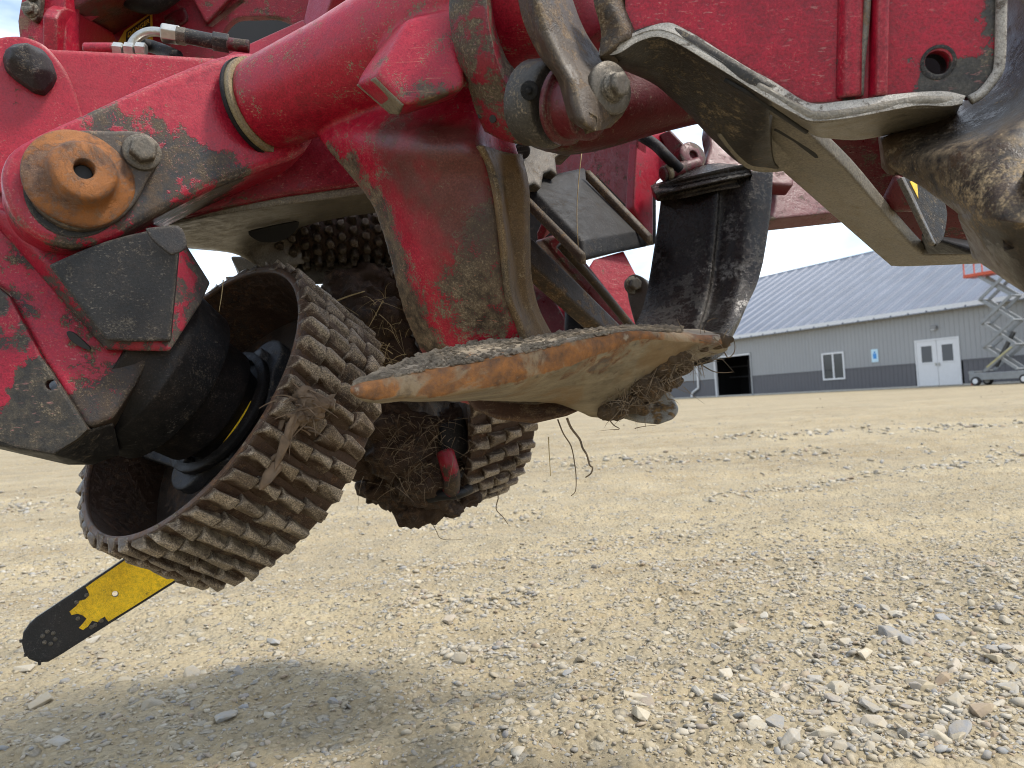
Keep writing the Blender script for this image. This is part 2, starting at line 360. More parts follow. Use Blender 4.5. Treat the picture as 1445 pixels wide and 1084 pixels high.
M['clod'] = worn('rooty_mud', base=(0.13, 0.085, 0.045), chip=(0.045, 0.03, 0.02), chip2=(0.2, 0.11, 0.04), wear=0.4, dust=0.25, rough=0.85, edge=0.0, bump=1.0, sc=1.8, dustcol=(0.26, 0.18, 0.09))
M['root'] = plain('dry_root', (0.14, 0.10, 0.06), 0.8, 0, 0.4, 60)
M['straw'] = plain('dry_straw', (0.36, 0.27, 0.13), 0.7, 0, 0.3, 60)
M['wood'] = plain('splintered_wood', (0.115, 0.076, 0.045), 0.85, 0, 0.4, 70, 0.8, 150)
exec_later = []
# ------------------------------------------------------------------ ground
def pattern(x, y):
    """where loose gravel lies (0..1): bands drawn out along the yard, and the heap at the right front"""
    P = np.stack([x*0.16+y*0.05, y*0.75-x*0.06, np.zeros_like(x)], -1)
    b = vnoise(P, 1.0, 21)*0.55+vnoise(P, 2.3, 22)*0.35
    P2 = np.stack([x, y, np.zeros_like(x)], -1)
    b = b+0.35*vnoise(P2, 0.9, 23)+0.18*vnoise(P2, 3.1, 24)
    heap = np.clip(1.15-np.hypot((x-1.2)*0.95, (y-1.45)*0.6), 0, 1)
    return np.clip(0.42+0.55*b+0.75*heap, 0, 1)
def height(x, y):
    P = np.stack([x, y, np.zeros_like(x)], -1)
    Pb = np.stack([x*0.16+y*0.05, y*0.9-x*0.06, np.zeros_like(x)], -1)
    near = np.clip(1.4-np.abs(y)/30, 0.15, 1)
    far = np.clip(1-(np.abs(y)-14)/8, 0, 1)
    h = 0.042*vnoise(Pb, 1.0, 31)*far+0.026*vnoise(Pb, 2.7, 32)*far+0.010*vnoise(Pb, 6.5, 37)*far+0.016*vnoise(P, 3.0, 33)*near
    h = h+0.009*vnoise(P, 11, 34)*near+0.0060*vnoise(P, 34, 35)*near+0.0028*vnoise(P, 95, 36)*np.clip(1.5-y/4, 0, 1)
    return h
ys = [-400, -80, -20, -6, -2, -0.5, 0.3, 0.8]; y_ = 1.0
while y_ < 16: ys.append(y_); y_ *= 1.0085
while y_ < 1500: ys.append(y_); y_ *= 1.11
ys = np.array(ys); us = np.concatenate([[-40, -9, -3, -1.6], np.linspace(-1, 1, 300), [1.6, 3, 9, 40]])
Yg, U = np.meshgrid(ys, us, indexing='ij'); Xg = U*(np.abs(Yg)*0.80+0.35)
Zg = height(Xg, Yg)
R_, C_ = Xg.shape
idx = np.arange(R_*C_).reshape(R_, C_)
gf = np.stack([idx[:-1, :-1], idx[:-1, 1:], idx[1:, 1:], idx[1:, :-1]], -1).reshape(-1, 4)
def fast_mesh(name, v, f, smooth=False):
    me = bpy.data.meshes.new(name); k = f.shape[1]
    me.vertices.add(len(v)); me.vertices.foreach_set('co', np.ascontiguousarray(v, np.float32).ravel())
    me.loops.add(f.size); me.loops.foreach_set('vertex_index', np.ascontiguousarray(f, np.int32).ravel())
    me.polygons.add(len(f)); me.polygons.foreach_set('loop_start', np.arange(0, f.size, k, dtype=np.int32)); me.polygons.foreach_set('loop_total', np.full(len(f), k, np.int32))
    me.update(calc_edges=True); me.validate()
    if smooth: me.polygons.foreach_set('use_smooth', np.ones(len(f), bool))
    return me
def ground_mat():
    s = NB('packed_gravel_ground'); g = s.n('ShaderNodeNewGeometry'); P = g.outputs['Position']
    mp = s.n('ShaderNodeMapping'); mp.inputs['Rotation'].default_value = (0, 0, 0.07); mp.inputs['Scale'].default_value = (0.17, 0.85, 1); s.l(P, mp.inputs['Vector'])
    band = s.noise(mp.outputs[0], 1.1, 6, 0.6, 0.6); band2 = s.noise(mp.outputs[0], 4.5, 5, 0.6)
    n1 = s.noise(P, 3, 8, 0.65); n2 = s.noise(P, 38, 8, 0.7); n3 = s.noise(P, 230, 4, 0.7)
    vo = s.n('ShaderNodeTexVoronoi'); s.l(P, vo.inputs['Vector']); vo.inputs['Scale'].default_value = 26; vo.inputs['Randomness'].default_value = 1
    vo2 = s.n('ShaderNodeTexVoronoi'); s.l(P, vo2.inputs['Vector']); vo2.inputs['Scale'].default_value = 75
    c = s.mix(s.rng(s.math('ADD', s.math('MULTIPLY', band, 0.6), s.math('MULTIPLY', n1, 0.4)), 0.40, 0.60), (0.205, 0.150, 0.078), (0.385, 0.315, 0.195))
    c = s.mix(s.math('MULTIPLY', s.rng(band2, 0.46, 0.62), 0.7), c, (0.20, 0.172, 0.122)); c = s.mix(s.math('MULTIPLY', s.rng(s.noise(mp.outputs[0], 9, 4, 0.65), 0.5, 0.66), 0.5), c, (0.40, 0.325, 0.19))
    c = s.mix(s.rng(n2, 0.36, 0.66, 0, 0.85), c, s.mix(n3, (0.105, 0.080, 0.048), (0.43, 0.37, 0.255)))
    peb = s.math('MULTIPLY', s.rng(vo.outputs['Distance'], 0.42, 0.30), s.rng(s.noise(P, 9, 3), 0.42, 0.56))
    hs = s.n('ShaderNodeSeparateColor'); s.l(vo.outputs['Color'], hs.inputs[0])
    pc = s.mix(hs.outputs[0], (0.19, 0.185, 0.175), (0.46, 0.42, 0.33)); c = s.mix(s.math('MULTIPLY', peb, 0.65), c, pc)
    hs2 = s.n('ShaderNodeSeparateColor'); s.l(vo2.outputs['Color'], hs2.inputs[0])
    c = s.mix(s.math('MULTIPLY', s.rng(vo2.outputs['Distance'], 0.5, 0.3), 0.5), c, s.mix(hs2.outputs[1], (0.12, 0.095, 0.06), (0.42, 0.355, 0.24)))
    s.l(c, s.b.inputs['Base Color']); s.b.inputs['Roughness'].default_value = 0.95; s.b.inputs['Specular IOR Level'].default_value = 0.15
    hh = s.math('ADD', s.math('MULTIPLY', peb, 0.7), s.math('ADD', s.math('MULTIPLY', n2, 0.6), s.math('MULTIPLY', s.rng(vo2.outputs['Distance'], 0.6, 0.1), 0.35)))
    bp = s.n('ShaderNodeBump'); bp.inputs['Strength'].default_value = 0.9; bp.inputs['Distance'].default_value = 0.014; s.l(hh, bp.inputs['Height']); s.l(bp.outputs[0], s.b.inputs['Normal'])
    return s.m
gme = fast_mesh('ground', np.stack([Xg, Yg, Zg], -1).reshape(-1, 3), gf, True); gme.materials.append(ground_mat())
ground = bpy.data.objects.new('ground', gme); COL.objects.link(ground); ground['kind'] = 'structure'; ORG['ground'] = np.zeros(3)
# stones
def stone_mat(island):
    s = NB('gravel_stone'); g = s.n('ShaderNodeNewGeometry')
    if island: rnd = g.outputs['Random Per Island']
    else: rnd = s.n('ShaderNodeObjectInfo').outputs['Random']
    r_ = s.n('ShaderNodeValToRGB'); e = r_.color_ramp; e.interpolation = 'LINEAR'
    stops = [(0.0, (0.60, 0.54, 0.42)), (0.25, (0.42, 0.39, 0.33)), (0.42, (0.52, 0.44, 0.30)), (0.58, (0.28, 0.29, 0.30)), (0.7, (0.62, 0.58, 0.49)), (0.82, (0.36, 0.27, 0.19)), (0.92, (0.33, 0.35, 0.37)), (1.0, (0.55, 0.50, 0.41))]
    e.elements[0].position = 0; e.elements[1].position = 1
    for p_, c_ in stops[1:-1]: e.elements.new(p_)
    for q, (p_, c_) in zip(e.elements, stops): q.position = p_; q.color = (*(k_*0.66 for k_ in c_), 1)
    s.l(rnd, r_.inputs[0]); n1 = s.noise(g.outputs['Position'], 60, 6); n2 = s.noise(g.outputs['Position'], 300, 4)
    c = s.mix(s.rng(n1, 0.35, 0.7, 0, 0.55), r_.outputs[0], (0.34, 0.27, 0.165)); c = s.mix(s.rng(n2, 0.55, 0.8, 0, 0.4), c, (0.16, 0.14, 0.11))
    s.l(c, s.b.inputs['Base Color']); s.b.inputs['Roughness'].default_value = 0.9; s.b.inputs['Specular IOR Level'].default_value = 0.2
    bp = s.n('ShaderNodeBump'); bp.inputs['Strength'].default_value = 0.5; bp.inputs['Distance'].default_value = 0.003; s.l(n1, bp.inputs['Height']); s.l(bp.outputs[0], s.b.inputs['Normal'])
    return s.m
def ico(sub):
    b = bmesh.new(); bmesh.ops.create_icosphere(b, subdivisions=sub, radius=1); b.verts.index_update()
    v = np.array([q.co[:] for q in b.verts]); f = np.array([[q.index for q in g.verts] for g in b.faces]); b.free(); return v, f
IV1, IF1 = ico(1); IV2, IF2 = ico(2)
def rock_shape(v, seed, chop=7):
    """angular pebble: a ball cut by random planes"""
    rg = np.random.default_rng(seed); v = v.copy()*1.0
    for _ in range(chop):
        d = rg.normal(size=3); d /= np.linalg.norm(d); k = rg.uniform(0.34, 0.72); s_ = v @ d; ov = np.clip(s_-k, 0, None); v -= np.outer(ov, d)*0.97
    v += 0.06*rg.normal(size=v.shape); v *= np.array([1.25, rg.uniform(0.65, 1.1), rg.uniform(0.45, 0.8)]); return v
SH1 = [rock_shape(IV1, i, 5) for i in range(24)]; SH2 = [rock_shape(IV2, 100+i, 12) for i in range(16)]
def scatter(n, ylo, yhi, smin, smax, p, power=1.0):
    """random spots in the wedge of ground before the camera, thinned by the gravel pattern"""
    u_ = RNG.uniform(0, 1, n); y = ylo*(yhi/ylo)**u_; x = RNG.uniform(-1, 1, n)*(y*0.75+0.25)
    keep = RNG.uniform(0, 1, n) < pattern(x, y)**power*p; x, y = x[keep], y[keep]
    return x, y, smin*(smax/smin)**(RNG.uniform(0, 1, len(x))**2.2)
def rotz(a): c, s_ = np.cos(a), np.sin(a); o = np.zeros_like(a); return np.stack([np.stack([c, -s_, o], -1), np.stack([s_, c, o], -1), np.stack([o, o, o+1], -1)], -2)
def bake(x, y, s_, shapes, faces):
    z = height(x, y); V = []; Fc = []; base = 0
    which = RNG.integers(0, len(shapes), len(x)); a = RNG.uniform(0, 6.28, len(x)); tl = RNG.normal(0, 0.22, (len(x), 2))
    for k, sh in enumerate(shapes):
        q = np.where(which == k)[0]
        if not len(q): continue
        vv = np.einsum('nij,vj->nvi', rotz(a[q]), sh)*s_[q][:, None, None]
        vv[..., 2] += vv[..., 0]*tl[q, 0][:, None]+vv[..., 1]*tl[q, 1][:, None]
        vv += np.stack([x[q], y[q], z[q]+s_[q]*0.08], -1)[:, None, :]
        V.append(vv.reshape(-1, 3)); nv = len(sh)
        Fc.append((faces[None]+(np.arange(len(q))*nv)[:, None, None]).reshape(-1, 3)+base); base += len(q)*nv
    return np.concatenate(V), np.concatenate(Fc)
x1, y1, s1 = scatter(60000, 1.15, 4.6, 0.0024, 0.0075, 0.95, 1.0)
x2, y2, s2 = scatter(24000, 1.15, 16, 0.005, 0.013, 0.85, 1.8)
x3, y3, s3 = scatter(9000, 4, 26, 0.012, 0.028, 0.6, 2.2)
rx, ry, rs = [], [], []     # rubble pushed up along the wheel tracks
for (xa, ya, xb, yb, n_, wv) in ((560, 802, 1010, 742, 420, 7), (560, 862, 760, 852, 220, 6), (620, 925, 730, 915, 120, 6), (1000, 700, 1445, 640, 380, 4), (700, 662, 1200, 640, 260, 3), (0, 800, 120, 790, 120, 5), (880, 795, 1300, 770, 200, 9), (560, 740, 760, 722, 200, 4), (1000, 620, 1445, 596, 260, 2), (0, 722, 90, 715, 80, 4)):
    for _ in range(n_):
        t = random.random(); g_ = ground_at(xa+(xb-xa)*t+random.gauss(0, 8), ya+(yb-ya)*t+random.gauss(0, wv)); rx.append(g_[0]); ry.append(g_[1]); rs.append((0.0045+0.011*random.random()**2)*max(1, g_[1]/3))
va, fa = bake(np.concatenate([x1, x2, x3, rx]), np.concatenate([y1, y2, y3, ry]), np.concatenate([s1, s2, s3, rs]), SH1, IF1)
xm, ym, sm_ = scatter(1500, 1.15, 6, 0.008, 0.016, 0.9, 2.6)
vb, fb = bake(xm, ym, sm_, SH1, IF1)
gv = fast_mesh('gravel', np.concatenate([va, vb]), np.concatenate([fa, fb+len(va)])); gv.materials.append(stone_mat(True))
go = bpy.data.objects.new('gravel', gv); COL.objects.link(go); tag(go, 'loose small tan and grey gravel strewn over the packed yard', 'gravel', kind='stuff')
STM = stone_mat(False); SM = []
for k in range(18):
    rg = np.random.default_rng(300+k); q = rg.normal(size=(rg.integers(11, 18), 3)); q /= np.linalg.norm(q, axis=1, keepdims=True); q *= rg.uniform(0.75, 1.1, (len(q), 1))*np.array([1.2, rg.uniform(0.65, 1.0), rg.uniform(0.42, 0.7)])
    b = bmesh.new()
    for p_ in q: b.verts.new(p_)
    bmesh.ops.convex_hull(b, input=b.verts); bmesh.ops.bevel(b, geom=list(b.edges), offset=0.05, segments=1, affect='EDGES', clamp_overlap=True); bmesh.ops.triangulate(b, faces=b.faces)
    me = bpy.data.meshes.new('stone'); b.to_mesh(me); b.free(); me.materials.append(STM); SM.append(me)
# the largest stones: placed singly
big = [(1160, 1058, 30), (1100, 1048, 24), (1238, 1040, 26), (1296, 975, 26), (1205, 1032, 18), (1385, 1024, 24), (1320, 1062, 22), (1355, 1060, 18), (1278, 1056, 18), (1118, 1072, 26), (1420, 985, 20),
       (1312, 990, 18), (1282, 1006, 22), (1150, 1028, 16), (1260, 910, 26), (1028, 965, 20), (915, 1013, 22), (908, 1040, 24), (985, 1000, 18), (1095, 1002, 16), (1210, 1052, 18), (1245, 1070, 24), (1180, 1076, 20),
       (60, 990, 26), (210, 1012, 24), (322, 1030, 22), (470, 1006, 18), (82, 1076, 20), (30, 940, 20), (530, 990, 16), (388, 910, 18), (130, 905, 14), (270, 955, 20), (340, 970, 16), (180, 960, 18),
       (820, 938, 16), (985, 860, 12), (1012, 915, 14), (1015, 945, 14), (890, 930, 14), (940, 895, 12), (1330, 884, 16), (1425, 890, 16), (1400, 940, 20), (1350, 955, 18), (1430, 950, 18), (640, 1060, 20), (720, 1020, 14), (1395, 862, 14), (1170, 900, 14)]
bx = []
for px, py, r_ in big:
    g_ = ground_at(px, py); bx.append((g_[0], g_[1], r_*np.linalg.norm(g_-CAM)/F*0.72))
xs, ys2, ss = scatter(1100, 1.2, 2.6, 0.011, 0.026, 0.9, 4.0)
for q in range(min(len(xs), 300-len(bx))): bx.append((xs[q], ys2[q], ss[q]))
for q, (x, y, r_) in enumerate(bx):
    z = float(height(np.array([x]), np.array([y]))[0])
    inst(SM[q % len(SM)], 'stone', Matrix.Translation((x, y, z+r_*0.04)) @ Matrix.Rotation(random.uniform(0, 6.28), 4, 'Z') @ Matrix.Rotation(random.gauss(0, 0.2), 4, 'X') @ Matrix.Rotation(random.gauss(0, 0.2), 4, 'Y') @ Matrix.Scale(r_, 4), ground)
# ------------------------------------------------------------------ building
A0 = ground_at(1060, 558); A1 = ground_at(1445, 540); wd = nrm((A1-A0)*[1, 1, 0]); bn = np.array([-wd[1], wd[0], 0])
if bn @ (A0-CAM) < 0: bn = -bn                       # bn points away from the camera, into the building
WN = -bn
def wallsz(px, py):
    d = ray(px, py); t = ((A0-CAM) @ bn)/(d @ bn); p = CAM+d*t; return float((p-A0) @ wd), float(p[2])
def wp(s_, z, o_=0.0): return A0+wd*s_+np.array([0, 0, z])-bn*o_
def wbox(name, s0, s1, z0, z1, o0, o1, mat, parent, bevel=0.0, **k):
    v = [wp(s_, z, o_) for s_ in (s0, s1) for z in (z0, z1) for o_ in (o0, o1)]
    return obj(name, v, [(0, 1, 3, 2), (4, 6, 7, 5), (0, 4, 5, 1), (2, 3, 7, 6), (0, 2, 6, 4), (1, 5, 7, 3)], mat, parent, bevel=bevel, **k)
bld = empty('metal_building', A0, None, 'long grey metal clad building with ribbed metal roof across the gravel yard', 'building')
MW = plain('grey_wall_cladding', (0.255, 0.262, 0.268), 0.5, 0.0, 0.04, 0.5); MB_ = plain('charcoal_wainscot_cladding', (0.085, 0.085, 0.096), 0.5, 0.0, 0.04, 0.5)
MT = plain('white_trim', (0.56, 0.57, 0.585), 0.45, 0, 0.04); MR = plain('galvalume_roof', (0.115, 0.128, 0.158), 0.36, 0.6, 0.12, 0.8)
MG = NB('window_glass'); MG.b.inputs['Base Color'].default_value = (0.03, 0.035, 0.04, 1); MG.b.inputs['Roughness'].default_value = 0.06; MG = MG.m
MI = plain('dark_interior', (0.012, 0.012, 0.014), 0.8); MGr = plain('lift_grey_paint', (0.19, 0.20, 0.205), 0.45); MO = plain('lift_orange_paint', (0.45, 0.065, 0.022), 0.45)
EAVE = 3.62; S0, S1 = -22.0, 24.0; ZW = 1.15
dl0, dz1 = wallsz(1291, 481); dl1, _ = wallsz(1359, 545); o0, oz = wallsz(1009, 506); o1, _ = wallsz(1062, 558)
wl0, wz1 = wallsz(1160, 499); wl1, wz0 = wallsz(1194, 535)
def ribbed(name, s0, s1, z0, z1, mat):
    """cladding sheet with pressed ribs every 23 cm, real profile"""
    v = []; f = []; s_ = s0; prof = []
    while s_ < s1:
        for ds, o_ in ((0, 0.0), (0.17, 0.0), (0.185, 0.02), (0.21, 0.02)):
            if s_+ds < s1: prof.append((s_+ds, o_))
        s_ += 0.229
    prof.append((s1, 0.0)); n = len(prof)
    for z in (z0, z1): v += [wp(a_, z, b_) for a_, b_ in prof]
    for z in (z0, z1): v += [wp(a_, z, -0.12) for a_, b_ in prof]
    for i in range(n-1): f += [(i, i+1, n+i+1, n+i), (2*n+i, 3*n+i, 3*n+i+1, 2*n+i+1), (i, 2*n+i, 2*n+i+1, i+1), (n+i, n+i+1, 3*n+i+1, 3*n+i)]
    f += [(0, n, 3*n, 2*n), (n-1, 3*n-1, 4*n-1, 2*n-1)]
    return obj(name, v, f, mat, bld)
ribbed('wall_cladding', S0, o0-0.1, ZW, EAVE, MW); ribbed('wall_cladding', o1+0.1, S1, ZW, EAVE, MW); ribbed('wall_cladding', o0-0.1, o1+0.1, oz+0.12, EAVE, MW)
ribbed('wainscot', S0, o0-0.1, 0.08, ZW-0.03, MB_); ribbed('wainscot', o1+0.1, dl0-0.08, 0.08, ZW-0.03, MB_); ribbed('wainscot', dl1+0.08, S1, 0.08, ZW-0.03, MB_)
wbox('trim_strip', o1+0.1, dl0-0.08, ZW-0.03, ZW+0.03, 0.0, 0.03, MB_, bld); wbox('trim_strip', dl1+0.08, S1, ZW-0.03, ZW+0.03, 0.0, 0.03, MB_, bld)
wbox('footing', S0, S1, -0.4, 0.08, -0.15, 0.004, plain('concrete', (0.4, 0.38, 0.34), 0.9), bld)
for s_ in (S0, S1-0.2): wbox('corner_post', s_, s_+0.2, 0.0, EAVE, -20, 0.03, MW, bld)
wbox('back_wall', S0, S1, 0, EAVE, -20.3, -20.0, MW, bld)
wbox('eave_trim', S0-0.3, S1+0.3, EAVE-0.12, EAVE+0.10, -0.02, 0.42, MT, bld)
# gutter downspout
d0, _ = wallsz(986, 530)
ds = tube('downspout', [wp(d0, EAVE-0.1, 0.12), wp(d0, 2.2, 0.10), wp(d0, 0.75, 0.10), wp(d0-0.1, 0.6, 0.12), wp(d0-0.55, 0.35, 0.16), wp(d0-0.62, 0.2, 0.17), wp(d0-0.62, 0.03, 0.17)], 0.07, MT, bld, n=8, sm=3)
# roof: standing-rib sheets, each its own piece
roof = empty('roof', wp(0, EAVE, 0), bld)
SL, HALF = 0.5, 10.2
def rp(s_, q, h_): # q = distance back from the eave line, h_ = height above the slope
    return wp(s_, EAVE+0.11+SL*q+h_, -q)
PW = 0.92
def roof_panel_mesh(side):
    v = []; prof = [(0, 0.0), (0.03, 0.07), (0.07, 0.07), (0.10, 0.0), (0.30, 0.0), (0.32, 0.012), (0.36, 0.012), (0.38, 0.0), (0.60, 0.0), (0.62, 0.012), (0.66, 0.012), (0.68, 0.0), (PW-0.004, 0.0)]
    n = len(prof); base = rp(0, 0, 0)
    qs = (-0.45, HALF) if side == 0 else (HALF, 2*HALF+0.45)
    for hh in (0, -0.03):
        for q in qs:
            for a_, b_ in prof:
                zz = EAVE+0.11+SL*(q if side == 0 else 2*HALF-q)
                v.append(A0+wd*a_+bn*q+np.array([0, 0, zz+(b_ if hh == 0 else hh)])-base)
    f = []
    for i in range(n-1): f += [(i, i+1, n+i+1, n+i), (2*n+i, 3*n+i, 3*n+i+1, 2*n+i+1), (i, 2*n+i, 2*n+i+1, i+1), (n+i, n+i+1, 3*n+i+1, 3*n+i)]
    f += [(0, n, 3*n, 2*n), (n-1, 3*n-1, 4*n-1, 2*n-1)]
    me = mesh('roof_panel', v, f); me.materials.append(MR); return me, base
for side in (0, 1):
    rme, rb = roof_panel_mesh(side)
    for i in range(int((S1-S0)/PW)+1):
        inst(rme, 'roof_panel', Matrix.Translation(Vector(rb+wd*(S0-0.3+i*PW))), roof)
v = [rp(s_, q, h_) for s_ in (S0-0.3, S1+0.3) for q, h_ in ((HALF-0.25, -0.06), (HALF, 0.09), (HALF+0.25, -SL*0.5-0.06+0.0))]
obj('ridge_cap', v, [(0, 1, 4, 3), (1, 2, 5, 4), (0, 3, 5, 2), (0, 2, 1), (3, 4, 5)], MR, roof)
for s_ in (S0, S1):
    v = [wp(s_+o_, EAVE, -q) for o_ in (-0.05, 0.05) for q in (0, 2*HALF)]+[wp(s_+o_, EAVE+SL*HALF, -HALF) for o_ in (-0.05, 0.05)]
    obj('gable_wall', v, [(0, 1, 4), (2, 5, 3), (0, 4, 5, 2), (1, 3, 5, 4), (0, 2, 3, 1)], MW, bld)
# window
wi = empty('window', wp((wl0+wl1)/2, wz0, 0), bld); fr = 0.09
wbox('frame', wl0, wl1, wz0, wz0+fr, 0.0, 0.07, MT, wi); wbox('frame', wl0, wl1, wz1-fr, wz1, 0.0, 0.07, MT, wi)
wbox('frame', wl0, wl0+fr, wz0+fr, wz1-fr, 0.0, 0.07, MT, wi); wbox('frame', wl1-fr, wl1, wz0+fr, wz1-fr, 0.0, 0.07, MT, wi)
wm = (wl0+wl1)/2; wbox('frame', wm-0.05, wm+0.05, wz0+fr, wz1-fr, 0.0, 0.06, MT, wi)
wbox('pane', wl0+fr, wm-0.05, wz0+fr, wz1-fr, 0.0, 0.03, MG, wi); wbox('pane', wm+0.05, wl1-fr, wz0+fr, wz1-fr, 0.0, 0.035, MG, wi)
# double door
do = empty('double_door', wp((dl0+dl1)/2, 0, 0), bld); dm = (dl0+dl1)/2
for a_, b_ in ((dl0, dl0+0.07), (dl1-0.07, dl1)): wbox('frame', a_, b_, 0.05, dz1, 0.0, 0.06, MT, do)
wbox('frame', dl0+0.07, dl1-0.07, dz1-0.07, dz1, 0.0, 0.06, MT, do)
for a_, b_, hs in ((dl0+0.08, dm-0.01, 1), (dm+0.01, dl1-0.08, -1)):
    lf = wbox('leaf', a_, b_, 0.06, dz1-0.08, 0.0, 0.045, MT, do); wv = b_-a_
    wbox('pane', a_+wv*0.24, b_-wv*0.24, dz1*0.52, dz1*0.86, 0.045, 0.052, MG, lf)
    wbox('pane_frame', a_+wv*0.2, b_-wv*0.2, dz1*0.50, dz1*0.52, 0.045, 0.06, MT, lf); wbox('pane_frame', a_+wv*0.2, b_-wv*0.2, dz1*0.86, dz1*0.88, 0.045, 0.06, MT, lf)
    hx = b_-0.09 if hs > 0 else a_+0.05
    wbox('handle', hx, hx+0.04, 0.98, 1.12, 0.045, 0.11, M['steel'], lf)
# open doorway with a dim room behind it
dw = empty('open_doorway', wp((o0+o1)/2, 0, 0), bld)
wbox('jamb', o0-0.1, o0, 0.0, oz+0.1, -0.1, 0.05, MT, dw); wbox('jamb', o1, o1+0.1, 0.0, oz+0.1, -0.1, 0.05, MW, dw); wbox('lintel', o0, o1, oz, oz+0.1, -0.1, 0.05, MT, dw)
wbox('room_back', o0-2, o1+2, 0, 3, -4.1, -4.0, MI, dw); wbox('room_side', o0-2.1, o0-2, 0, 3, -4, -0.13, MI, dw); wbox('room_side', o1+2, o1+2.1, 0, 3, -4, -0.13, MI, dw); wbox('room_ceiling', o0-2, o1+2, 3, 3.1, -4, -0.13, MI, dw)
for i in range(5): wbox('shelf_upright', o0+0.3+i*0.55, o0+0.36+i*0.55, 0, 2.3, -2.6, -2.5, MB_, dw)
wbox('shelf', o0-1.5, o1+1.5, 1.2, 1.25, -2.9, -2.55, MB_, dw); wbox('shelf', o0-1.5, o1+1.5, 1.9, 1.95, -2.9, -2.55, MB_, dw)
# wall lamp, pictogram sign
lx, lz = wallsz(1319, 462)
lo = wbox('wall_lamp', lx-0.14, lx+0.14, lz-0.09, lz+0.09, 0.02, 0.14, plain('lamp_housing', (0.2, 0.2, 0.2), 0.5), bld, bevel=0.03)
wbox('lens', lx-0.1, lx+0.1, lz-0.12, lz-0.09, 0.03, 0.16, MT, lo)
sx, sz = wallsz(1235, 502)
sg = wbox('wall_sign', sx-0.19, sx+0.19, sz-0.33, sz+0.33, 0.022, 0.034, plain('sign_pale_blue', (0.45, 0.62, 0.72), 0.5), bld, label='pale blue accessible entrance sign')
MBl = plain('sign_blue', (0.03, 0.22, 0.55), 0.5)
wbox('pictogram_panel', sx-0.1, sx+0.1, sz-0.16, sz+0.10, 0.034, 0.038, MBl, sg); wbox('pictogram_head', sx-0.05, sx+0.05, sz+0.12, sz+0.21, 0.034, 0.038, MBl, sg)
# ------------------------------------------------------------------ scissor lift in front of the wall
lb = ground_at(1432, 541.5); LF = lb-bn*0.6
lift = empty('scissor_lift', LF, None, 'raised grey scissor lift with orange platform rail parked at the right of the white doors', 'scissor lift')
def lp(a_, z, o_): return LF+wd*a_+np.array([0, 0, z])-bn*o_
def lbox(name, a0, a1, z0, z1, o0_, o1_, mat, parent=lift, bevel=0.02):
    v = [lp(a_, z, o_) for a_ in (a0, a1) for z in (z0, z1) for o_ in (o0_, o1_)]
    return obj(name, v, [(0, 1, 3, 2), (4, 6, 7, 5), (0, 4, 5, 1), (2, 3, 7, 6), (0, 2, 6, 4), (1, 5, 7, 3)], mat, parent, bevel=bevel)
lbox('chassis', -1.25, 1.25, 0.22, 0.52, -0.4, 0.4, MGr); lbox('chassis_step', -1.3, -1.05, 0.5, 0.62, -0.35, 0.35, MGr)
for a_ in (-0.95, 0.95):
    for o_ in (-0.42, 0.42):
        wh = cyl('wheel', lp(a_, 0.19, o_-0.07), lp(a_, 0.19, o_+0.07), 0.19, M['rubber'], lift, n=20)
        cyl('rim', lp(a_, 0.19, o_+0.06), lp(a_, 0.19, o_+0.085), 0.11, MT, wh, n=16)
def bar(name, p, q, wv, tv, mat, parent):
    d = nrm(q-p); sd_ = nrm(np.cross(d, bn)); v = [x+sd_*i*wv/2-bn*j*tv/2 for x in (p, q) for i in (-1, 1) for j in (-1, 1)]
    return obj(name, v, [(0, 1, 3, 2), (4, 6, 7, 5), (0, 4, 5, 1), (2, 3, 7, 6), (0, 2, 6, 4), (1, 5, 7, 3)], mat, parent, bevel=0.015)
st, z_ = 4, 0.6; hs_ = 0.98; ar = 0.62
for i in range(st):
    for o_ in (-0.32, 0.32):
        bar('scissor_arm', lp(-ar, z_, o_), lp(ar, z_+hs_, o_), 0.13, 0.06, MGr, lift); bar('scissor_arm', lp(ar, z_, o_*0.78), lp(-ar, z_+hs_, o_*0.78), 0.13, 0.06, MGr, lift)
    for a_ in (-ar, ar): cyl('cross_shaft', lp(a_, z_, -0.36), lp(a_, z_, 0.36), 0.045, MGr, lift, n=12)
    z_ += hs_
bar('lift_cylinder', lp(-0.35, 0.75, 0), lp(0.45, 2.1, 0), 0.14, 0.14, plain('cylinder_black', (0.03, 0.03, 0.03), 0.4), lift)
bar('warning_strip', lp(-ar+0.1, 0.66+0.08, 0.36), lp(ar-0.1, 0.6+hs_-0.08, 0.36), 0.07, 0.012, plain('hazard_yellow', (0.34, 0.31, 0.16), 0.5), lift)
pf = lbox('platform', -1.2, 1.2, z_, z_+0.14, -0.38, 0.38, MO)
for a_ in (-1.15, -0.4, 0.4, 1.15):
    for o_ in (-0.36, 0.36): lbox('guard_post', a_-0.02, a_+0.02, z_+0.14, z_+1.15, o_-0.02, o_+0.02, MO, pf, 0)
for o_ in (-0.36, 0.36):
    for zz in (0.62, 1.15): lbox('guard_rail', -1.17, 1.17, z_+zz, z_+zz+0.04, o_-0.018, o_+0.018, MO, pf, 0)
hx_, _ = wallsz(1384, 530)
tank = empty('gas_bottle', wp(hx_, 0, 0.5), None, 'small orange bottle standing by the wall left of the scissor lift', 'gas bottle')
lathe('body', wp(hx_, 0, 0.5), (0, 0, 1), [(0, 0.11), (0.02, 0.13), (0.40, 0.13), (0.48, 0.09), (0.52, 0.04)], MO, tank, n=20); cyl('valve', wp(hx_, 0.5, 0.5), wp(hx_, 0.6, 0.5), 0.03, M['steel'], tank, n=10)
